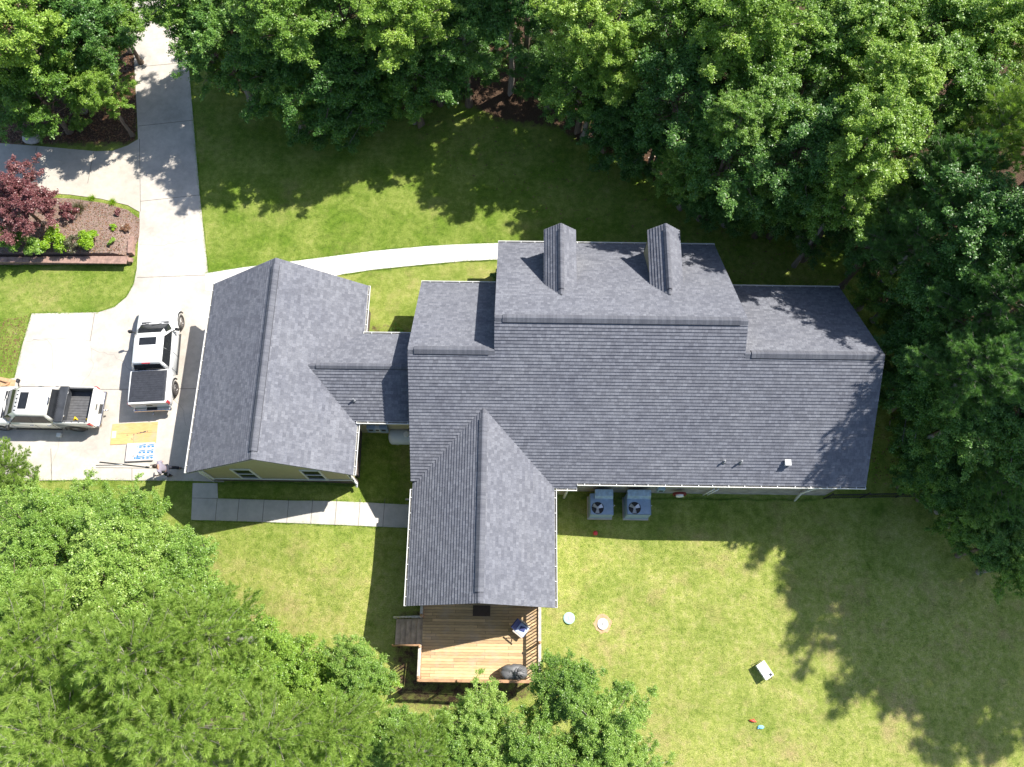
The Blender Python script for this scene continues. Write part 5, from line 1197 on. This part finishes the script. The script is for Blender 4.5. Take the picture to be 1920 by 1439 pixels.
TREES = [
 # top left
 ('lime', 40, 60, 6.5, 3.0, 'bright green broadleaf tree in the top left corner of the photo', NG),
 ('mid', 75, 180, 3.2, 2.4, 'green broadleaf tree just above the side drive, left of the small bright tree', NG),
 ('dark', 150, 60, 4.6, 2.6, 'dark broadleaf tree between the top left corner tree and the drive', NG),
 ('lime', 195, 180, 3.6, 1.5, 'small light green tree beside the drive above the mulch', NG),
 ('dark', 195, 15, 3.6, 1.9, 'dark tree touching the left edge of the drive at the top of the photo', NG),
 # top middle
 ('mid', 340, 10, 6.5, 2.1, 'green tree hanging over the drive at the top edge', NG),
 ('dark', 420, 75, 5.0, 2.5, 'dark tree right of the drive, its crown nearest the drive slab joints', NG),
 ('mid', 520, 30, 8.0, 2.4, 'mid green tree at the top edge, second right of the drive', NG),
 ('dark', 530, 150, 4.0, 2.3, 'dark tree whose low crown shades the lawn right of the drive', NG),
 ('dark', 630, 140, 4.3, 2.8, 'wide dark green tree above the lawn left of the leaf litter gap', NG),
 ('mid', 640, 20, 7.5, 2.4, 'mid green tree at the top edge above the wide dark one', NG),
 ('lime', 760, 50, 8.0, 2.2, 'tree with bright sunlit clumps at the top, left of the leaf litter gap', NG),
 ('dark', 770, 130, 4.3, 2.4, 'dark tree under the bright clumped one at the lawn edge', NG),
 ('dark', 870, 60, 6.0, 2.3, 'dark tree directly above the leaf litter gap', NG),
 ('dark', 960, 10, 7.0, 2.2, 'dark tree at the top edge right above the leaf litter gap', NG),
 # top right
 ('lime', 1110, 50, 8.5, 2.4, 'tall light green tree at the top edge, right of the leaf litter gap', NG),
 ('mid', 1110, 160, 4.6, 2.3, 'green tree whose crown dips toward the dormers, right of the litter gap', NG),
 ('lime', 1180, 130, 6.4, 1.9, 'bright pale tree between the gap and the dark wood above the dormers', NG),
 ('dark', 1270, 180, 6.5, 2.8, 'dark tree directly above the right dormer', NG),
 ('mid', 1290, 40, 8.0, 2.4, 'mid green tree at the top edge above the right dormer', NG),
 ('lime', 1400, 60, 10.0, 2.6, 'pale dappled tree with grey branches at the top edge', NG),
 ('dark', 1370, 290, 6.0, 2.6, 'dark tree overhanging the lawn above the right roof section', NG),
 ('mid', 1420, 180, 8.0, 2.2, 'mid green tree below the pale dappled tree', NG),
 ('mid', 1390, 225, 8.8, 1.4, 'small sunlit crown peeping from the dark wood north of the right roof section', NG),
 ('dark', 1500, 280, 7.0, 2.5, 'dark tree in the middle of the wood, above the right roof corner', NG),
 ('mid', 1530, 120, 8.0, 2.3, 'green tree left of the shaded hollow in the upper right wood', NG),
 ('mid', 1620, 60, 9.0, 2.4, 'green tree at the top edge, three crowns from the right corner', NG),
 ('lime', 1690, 150, 10.0, 2.1, 'bright yellow green tree in the upper right wood', NG),
 ('lime', 1640, 260, 9.5, 2.3, 'large sunlit yellow green crown in the middle of the right hand wood', NG),
 ('mid', 1590, 370, 6, 2.3, 'olive green tree overhanging the lawn by the right roof corner', NG),
 ('lime', 1610, 330, 8.5, 1.5, 'small yellow green crown just below the large sunlit one', NG),
 ('mid', 1760, 50, 9.0, 2.6, 'mid green tree at the top edge near the right corner', NG),
 ('mid', 1790, 180, 9.0, 2.3, 'leafy tree between the yellow green crown and the bright pine', NG),
 ('lime', 1870, 60, 10.0, 2.4, 'bright tree in the top right corner of the photo', NG),
 ('pine', 1885, 230, 10.5, 2.2, 'light green pine at the right edge below the corner tree', NG),
 ('pinedark', 1800, 320, 9.0, 2.3, 'hazy green pine right of the sunlit yellow green crown', NG),
 # right side
 ('pinedark', 1740, 440, 7.5, 2.4, 'dark pine standing off the right roof corner', NG),
 ('dark', 1660, 445, 5.0, 1.7, 'low dark tree nearest the right roof corner', NG),
 ('dark', 1850, 430, 9.0, 2.6, 'dark tree at the right edge behind the dark pine', NG),
 ('dark', 1760, 570, 6.0, 2.4, 'dark leafy tree opposite the end of the right ridge', NG),
 ('pinedark', 1890, 560, 9.0, 2.4, 'dark pine at the right edge, level with the right ridge', NG),
 ('dark', 1740, 690, 4.0, 2.2, 'dark tree opposite the right gable wall', NG),
 ('pinedark', 1840, 690, 8.0, 2.3, 'blue green pine right of the gable wall tree', NG),
 ('dark', 1905, 790, 5.5, 2.5, 'dark tree at the right edge, level with the lower roof corner', NG),
 ('dark', 1800, 790, 5.0, 1.9, 'low dark tree at the end of the iron fence', NG),
 ('pinedark', 1905, 900, 4.0, 2.1, 'dark pine at the right edge right of the iron fence', NG),
 ('mid', 1905, 1060, 1.2, 1.35, 'small green tree at the right edge above the lower lawn', NG),
 # bottom left
 ('glossy', 218, 995, 6.3, 1.8, 'glossy leaved tree beside the walk slabs, bottom left', WG),
 ('glossy', 85, 1010, 6.3, 2.0, 'glossy leaved tree left of the walk, under the open-bed pickup', WG),
 ('glossy', 325, 1085, 6.5, 1.9, 'glossy leaved tree whose crown reaches farthest onto the left lawn', WG),
 ('glossy', 190, 1100, 8.0, 2.2, 'glossy leaved tree in the middle of the south-west clump', WG),
 ('glossy', 40, 1110, 7.5, 2.0, 'glossy leaved tree at the left edge of the south-west clump', WG),
 ('pine', 5, 872, 3.0, 1.3, 'small bright pine at the left edge overlapping the open-bed pickup', WG),
 ('pine', 60, 1215, 12.0, 2.4, 'large light green pine at the left edge in the south-west clump', WG),
 ('pine', 240, 1240, 13.0, 2.3, 'large light green pine second from the left edge', WG),
 ('pine', 100, 1390, 12.5, 2.5, 'light green pine in the bottom left corner', WG),
 ('pine', 380, 1190, 10.5, 2.1, 'light green pine reaching onto the left lawn', WG),
 ('pine', 330, 1370, 12.0, 2.4, 'light green pine at the bottom edge, second from the corner', WG),
 ('pine', 500, 1380, 10.0, 2.0, 'light green pine at the bottom edge below the leafy bush', WG),
 ('lime', 545, 1260, 3.6, 1.6, 'bright yellow green leafy bush-like tree between the pines and the left lawn', WG),
 ('glossy', 670, 1265, 4.0, 1.45, 'green leafy tree nearest the deck stairs', WG),
 ('pine', 620, 1370, 7.5, 1.9, 'pale pine left of the deck railing shadow', WG),
 ('pine', 780, 1420, 6.5, 1.5, 'pale pine at the bottom edge below the deck corner', WG),
 ('glossy', 890, 1350, 3.2, 1.5, 'thin leafy tree in front of the deck\'s south railing', WG),
 ('glossy', 1060, 1305, 3.6, 1.75, 'dense leafy tree off the south-east corner of the deck', WG),
 ('glossy', 1140, 1365, 3.4, 1.75, 'dense leafy tree nearest the open lower lawn', WG),
 ('glossy', 1010, 1420, 3.6, 1.8, 'dense leafy tree at the bottom edge below the deck', WG),
 ('glossy', 1190, 1450, 2.5, 1.2, 'low leafy tree at the bottom edge right of the dense group', WG),
]
for a_ in TREES: T(*a_)
for i, (u, v) in enumerate([(1090, 150), (1160, 230), (1230, 270), (1300, 330), (1330, 370), (1250, 60), (1420, 350), (1470, 400), (1530, 400), (1560, 300), (1630, 470), (1690, 400), (1680, 560), (1740, 620), (1710, 740), (1790, 690), (1760, 860), (1850, 820), (1840, 930), (1450, 230), (1500, 180), (1700, 230), (1760, 330), (1850, 520), (1900, 660), (1180, 60), (820, 100), (720, 165), (640, 180), (560, 170), (470, 130), (410, 90), (760, 60), (560, 80), (660, 70), (480, 30), (90, 120), (30, 200), (180, 110), (235, 70), (1050, 60), (1400, 110), (1580, 200), (1650, 100), (1600, 20), (1350, 20), (1780, 110), (1830, 250), (1840, 915), (1920, 955), (1880, 760), (560, 200), (620, 205), (690, 190), (770, 185), (820, 150), (870, 110), (900, 60), (1030, 160), (960, 40), (1560, 20), (1700, 30), (1500, 330), (1440, 400), (1380, 380), (1920, 850), (1290, 350), (1140, 240), (1190, 260), (1755, 880), (1775, 800), (1800, 905), (1850, 965), (1885, 1020), (1835, 860), (1740, 800)]):
    p = at(u, v, 2.2); tree('dark' if i % 3 else 'mid', p.x, p.y, 2.0+.5*(i % 4) if u < 1720 or v < 780 else .9, 1.75+.18*(i % 3) if u < 1720 or v < 780 else 1.45, 'low dark understorey tree filling the wood beneath the taller crowns', 'understorey trees of the wood')
for u, v, k in ((150, 975, 'glossy'), (60, 985, 'glossy'), (290, 1030, 'glossy'), (120, 1050, 'glossy'), (260, 1080, 'glossy'), (350, 1130, 'glossy'), (420, 1230, 'lime'), (440, 1300, 'lime'), (560, 1330, 'lime'), (300, 1300, 'lime'), (160, 1200, 'lime'), (620, 1420, 'lime'), (200, 1400, 'lime'), (400, 1180, 'glossy'), (470, 1270, 'lime'), (30, 1300, 'lime'), (720, 1400, 'glossy'), (830, 1400, 'glossy'), (930, 1440, 'glossy'), (1100, 1430, 'glossy'), (650, 1300, 'lime'), (20, 930, 'glossy'), (500, 1240, 'lime')):
    p = at(u, v, 3.0 if v > 950 else 1.6); tree(k, p.x, p.y, 3.0 if v > 950 else 1.6, 1.7 if v > 950 else 1.3, 'low leafy tree filling the south-west clump under its taller crowns', 'low trees in the south-west clump')
# tall wood just beyond the right edge: it throws the shade on the lower lawn and the roof end
for x, y, zc, r in ((29.5, 19, 14.5, 3.2), (27.6, 15.5, 14.5, 2.7), (30.2, 12.4, 15, 2.9), (33, 9.5, 15, 3.0), (36.5, 6.8, 15, 3.2), (33, 22, 15, 4), (29, 26, 13, 3.8), (36, 16, 15, 3.8), (39, 11, 15, 3.6), (24.5, 22, 12, 2.8)):
    tree('dark' if y < 20 else 'open', x, y, zc, r*1.06, 'tall tree just outside the right edge that shades the lower lawn', 'shade trees outside the right edge')
for x, y, zc, r in ((-4, 33.4, 10, 2.7), (-8.6, 35, 10, 2.7), (.6, 33.6, 10.5, 2.6), (-13.6, 36.4, 10, 2.6), (5.6, 34.2, 10.5, 2.4), (10.6, 33.4, 10.5, 2.4)):
    tree('open', x, y, zc, r, 'tall green tree just beyond the top edge that shades the front lawn', 'shade trees beyond the top edge')
# ------------------------------------------------------------------ shrubs and bed plants
def shrub(name, label, u, v, z, r, hgt, mat, n=1600, ls=.06, seed=1, ncl=12, cat='shrub', group=None, ground=None):
    p = at(u, v, z); g = terr(p.x, p.y) if ground is None else ground(p.x, p.y); rs = np.random.RandomState(seed); P, Nn, Tt = [], [], []
    t = thing(name, label, cat, (p.x, p.y, g), 0, group); mb = MB()
    for i in range(ncl):
        a_ = rs.uniform(0, 6.28); q = math.sqrt(rs.uniform(0, 1))*r*.72; c = np.array([q*math.cos(a_), q*math.sin(a_), hgt*rs.uniform(.45, .95)*(1-.35*(q/r))])
        rc_ = r*rs.uniform(.22, .42); m = n//ncl; d = unit(rs.normal(size=(m, 3))); d[:, 2] = np.abs(d[:, 2])*.9-.15
        P.append(c+d*(rc_*rs.beta(3, 1.5, m))[:, None]); Nn.append(unit(d*.5+np.array([0, 0, .7])+rs.normal(size=(m, 3))*.45)); Tt.append(np.clip(rs.normal(.5, .2, m), 0, 1))
        mb.tube([(rs.uniform(-.05, .05), rs.uniform(-.05, .05), -.05), tuple(c*np.array([.5, .5, .6])), tuple(c)], [.03, .02, .008], 5)
    me = leaf_mesh('foliage', np.concatenate(P), np.concatenate(Nn), rs.uniform(.7, 1.3, (n//ncl)*ncl)*ls, np.concatenate(Tt), M[mat])
    o = bpy.data.objects.new('foliage', me); COL.objects.link(o); o.parent = t
    mb.build('stems', M['bark'], t); return t
def spiky(name, label, u, v, z, r, hgt, mat, n=160, seed=1, ground=None, cat='plant'):
    p = at(u, v, z); g = terr(p.x, p.y) if ground is None else ground(p.x, p.y); rs = np.random.RandomState(seed)
    d = unit(np.stack([rs.normal(size=n), rs.normal(size=n), np.abs(rs.normal(size=n))*hgt/r+.2], 1))
    me = needle_mesh(name, rs.normal(size=(n, 3))*np.array([.05, .05, 0])*r*2, d, rs.uniform(.6, 1.1, n)*math.hypot(r, hgt*.6), .014, np.clip(rs.normal(.5, .2, n), 0, 1), M[mat])
    o = bpy.data.objects.new(name, me); COL.objects.link(o); o.location = (p.x, p.y, g+.02); return tag(o, label, cat)
VAR['maple'] = [crown_variant(55, mat='maple', ls=.1, H_=1.8, nlimb=24, low=-.2, deep=False)]
p = at(48, 392, 2.0); tm = tree('maple', p.x, p.y, 2.0, 2.15, 'purple leaved ornamental tree over the flower bed at the left edge', None)
shrub('maple_shrub', 'dull red purple shrub on the right flank of the purple tree', 122, 392, .9, .62, 1.1, 'maple', 1500, .08, 2, ground=bedz)
spiky('ornamental_grass', 'dark wispy grass clump right of the purple shrub', 140, 385, .6, .55, .9, 'leaf_olive', 260, 3, bedz)
shrub('lime_shrub', 'large chartreuse shrub hanging over the block wall', 103, 452, 1.0, .95, 1.2, 'leaf_yel', 2600, .1, 4, 16, ground=bedz, group='chartreuse shrubs on the block wall')
shrub('lime_shrub', 'smaller round chartreuse shrub near the right end of the block wall', 170, 455, .9, .72, 1.0, 'leaf_yel', 1900, .09, 5, ground=bedz, group='chartreuse shrubs on the block wall')
shrub('grey_shrub', 'grey purple twiggy shrub between the two chartreuse shrubs', 142, 462, .8, .6, .9, 'leaf_olive', 1500, .07, 6, ground=bedz)
shrub('green_shrub', 'deep green shrub at the left edge under the purple tree', 22, 452, 1.0, 1.1, 1.3, 'leaf_mid', 2600, .1, 7, 16, ground=bedz)
shrub('green_shrub', 'deep green shrub tucked left of the large chartreuse shrub', 70, 465, .8, .8, 1.0, 'leaf_mid', 1900, .1, 8, ground=bedz)
shrub('lime_shrub', 'small chartreuse seedling in the mulch', 214, 429, .3, .3, .35, 'leaf_yel', 420, .08, 9, 6, ground=bedz)
shrub('red_shrub', 'small scarlet leaved plant in the upper mulch', 217, 396, .35, .28, .35, 'maple', 380, .08, 10, 6, ground=bedz)
shrub('russet_shrub', 'small russet brown shrub by the stepped wall end', 238, 430, .3, .33, .45, 'leaf_brown', 520, .06, 11, 6, ground=bedz)
shrub('olive_plant', 'low yellow green plant at the wall corner in the mulch', 214, 462, .3, .36, .35, 'leaf_lime', 420, .08, 12, 6, ground=bedz)
for (u, v), lb in (((174, 373), 'left of two small weed tufts along the side drive edge'), ((212, 380), 'right of two small weed tufts along the side drive edge')):
    spiky('weed_tuft', lb, u, v, .05, .3, .2, 'leaf_yel', 160, 13+u, bedz)
shrub('foundation_shrub', 'dark green shrub against the house corner at the end of the front path', 932, 517, .5, .5, .9, 'leaf_dark', 1400, .06, 14)
shrub('foundation_shrub', 'dark green shrub in the nook between the garage and the house', 744, 618, .4, .45, .7, 'leaf_mid', 1000, .06, 15)
shrub('undergrowth_shrub', 'leafy green shrub at the lawn edge left of the deck stairs', 520, 1215, .2, .8, 1.2, 'leaf_lime', 2000, .09, 16)
shrub('undergrowth_shrub', 'leafy shrub on the mulch between the small light green tree and the side drive', 150, 232, .6, .8, 1.0, 'leaf_mid', 1800, .09, 17)
# leaf litter scatter under the trees and stray debris on the left lawn
def scatter(name, n, region, size, mat, seed):
    rs = np.random.RandomState(seed); Pn = []
    xs = [p_[0] for p_ in region]; ys = [p_[1] for p_ in region]; x = rs.uniform(min(xs), max(xs), n*3); y = rs.uniform(min(ys), max(ys), n*3)
    k = inside(x, y, region); x = x[k][:n]; y = y[k][:n]; z = np.array([terr(a, b)+.02 for a, b in zip(x, y)]); m = len(x)
    me = leaf_mesh(name, np.stack([x, y, z], 1), unit(rs.normal(size=(m, 3))*.25+np.array([0, 0, 1])), rs.uniform(.6, 1.4, m)*size, rs.uniform(0, 1, m), M[mat])
    o = bpy.data.objects.new(name, me); COL.objects.link(o); return tag(o, kind='stuff')
LR = G([(0, 40), (258, 40), (255, 265), (0, 274)]); scatter('leaf_litter', 7000, LR, .1, 'leaf_brown', 1)
scatter('leaf_litter', 9000, G([(830, 120), (1040, 120), (1090, 260), (1260, 360), (1560, 430), (1700, 620), (1720, 850), (1800, 940), (1920, 1060), (1920, 700), (1500, 250), (1000, 60)]), .1, 'leaf_brown', 2)
scatter('dry_clippings', 500, G([(0, 600), (58, 592), (40, 650), (26, 700), (0, 700)]), .06, 'leaf_brown', 3)
def grass_blades(name, poly, n, seed, mat='leaf_mid', h=.06):
    rs = np.random.RandomState(seed); xs = [p_[0] for p_ in poly]; ys = [p_[1] for p_ in poly]; x = rs.uniform(min(xs), max(xs), n*2); y = rs.uniform(min(ys), max(ys), n*2)
    k = inside(x, y, poly); x = x[k][:n]; y = y[k][:n]; z = np.array([terr(a, b) for a, b in zip(x, y)]); m = len(x)
    me = needle_mesh(name, np.stack([x, y, z], 1), unit(rs.normal(size=(m, 3))*.5+np.array([0, 0, .8])), rs.uniform(.6, 1.4, m)*h, .008, rs.uniform(0, 1, m), M[mat])
    o = bpy.data.objects.new(name, me); COL.objects.link(o); return tag(o, kind='stuff')

def edge_grass(name, lines, dens, seed, mat='leaf_lime'):
    rs = np.random.RandomState(seed); A = []
    for ln in lines:
        q = G(ln)
        for a, b in zip(q, q[1:]):
            a = np.array(a); b = np.array(b); L = np.linalg.norm(b-a); m = int(L*dens*rs.uniform(.7, 1.2)); t = rs.uniform(0, 1, m)[:, None]
            nn = np.array([-(b-a)[1], (b-a)[0]])/(L+1e-9); w = (np.sin(t[:, 0]*L*3.1+a[0])*.03+rs.normal(0, .035, m))[:, None]
            A.append(a+(b-a)*t+nn*w)
    A = np.concatenate(A); z = np.array([terr(x, y)+.01 for x, y in A]); m = len(A)
    me = needle_mesh(name, np.column_stack([A, z]), unit(rs.normal(size=(m, 3))*.7+np.array([0, 0, .6])), rs.uniform(.05, .13, m), .010, rs.uniform(.1, .8, m), M[mat])
    o = bpy.data.objects.new(name, me); COL.objects.link(o); tag(o, kind='stuff')
edge_grass('edge_grass', [[(364, 240), (375, 368), (388, 490), (390, 515)], [(386, 514), (455, 503), (560, 490), (700, 472), (800, 463), (850, 460), (935, 457)], [(930, 488), (870, 491), (800, 497), (700, 507), (640, 516)],
    [(257, 505), (251, 535), (238, 558), (215, 577), (185, 587), (60, 589), (42, 650), (28, 708)], [(60, 902), (170, 901), (362, 903)], [(409, 936), (560, 940), (700, 944), (768, 948)], [(359, 976), (470, 979), (600, 984), (768, 990)], [(357, 130), (364, 240)]], 260, 4)
edge_grass('wall_base_grass', [[(1090, 934), (1250, 936), (1530, 940)], [(409, 906), (655, 911)], [(0, 500), (240, 498)]], 200, 5, 'leaf_mid')
# hairline debris and tufts over the open lawn
def tufts(name, poly, n, seed, mat):
    rs = np.random.RandomState(seed); xs = [p_[0] for p_ in poly]; ys = [p_[1] for p_ in poly]; x = rs.uniform(min(xs), max(xs), n*2); y = rs.uniform(min(ys), max(ys), n*2)
    k = inside(x, y, poly); x = x[k][:n]; y = y[k][:n]; m = len(x); per = 9
    X = np.repeat(x, per)+rs.normal(0, .035, m*per); Y = np.repeat(y, per)+rs.normal(0, .035, m*per); z = np.repeat(np.array([terr(a, b) for a, b in zip(x, y)]), per)
    me = needle_mesh(name, np.stack([X, Y, z], 1), unit(rs.normal(size=(m*per, 3))*.6+np.array([0, 0, .7])), rs.uniform(.03, .075, m*per), .007, np.repeat(rs.uniform(0, 1, m), per), M[mat])
    o = bpy.data.objects.new(name, me); COL.objects.link(o); tag(o, kind='stuff')
tufts('lawn_tufts', G([(1045, 1000), (1500, 1020), (1900, 1100), (1920, 1439), (1200, 1439), (1045, 1230)]), 4200, 1, 'leaf_lime')
tufts('lawn_tufts', G([(400, 990), (765, 995), (740, 1290), (440, 1200)]), 1500, 2, 'leaf_lime')
tufts('lawn_tufts', G([(365, 140), (900, 220), (1600, 460), (1600, 535), (1380, 535), (1340, 455), (935, 455), (392, 512)]), 4500, 3, 'leaf_mid')
tufts('lawn_tufts', G([(0, 505), (250, 505), (240, 550), (180, 585), (60, 587), (28, 700), (0, 700)]), 900, 4, 'leaf_lime')

def chips(name, poly, n, size, mat, seed, zf, dz=.03):
    rs = np.random.RandomState(seed); xs = [p_[0] for p_ in poly]; ys = [p_[1] for p_ in poly]; x = rs.uniform(min(xs), max(xs), n*2); y = rs.uniform(min(ys), max(ys), n*2)
    k = inside(x, y, poly); x = x[k][:n]; y = y[k][:n]; z = np.array([zf(a, b)+dz+.015 for a, b in zip(x, y)]); m = len(x)
    me = leaf_mesh(name, np.stack([x, y, z], 1), unit(rs.normal(size=(m, 3))*.4+np.array([0, 0, 1])), rs.uniform(.4, 1.5, m)*size, rs.uniform(0, 1, m), M[mat])
    o = bpy.data.objects.new(name, me); COL.objects.link(o); tag(o, kind='stuff')
BP = [tuple(at(u, v, 0.3)[:2]) for u, v in BEDP]
chips('bark_chips', BP, 5000, .07, 'leaf_brown', 21, bedz); chips('bark_chips', BP, 2500, .06, 'leaf_olive', 22, bedz)
chips('fallen_leaves', G([(1600, 800), (1720, 800), (1760, 900), (1640, 915)]), 350, .09, 'leaf_brown', 23, terr, .0)
chips('fallen_leaves', G([(900, 220), (1250, 370), (1560, 440), (1560, 530), (1380, 530), (1000, 400), (700, 230)]), 700, .09, 'leaf_brown', 24, terr, .0)
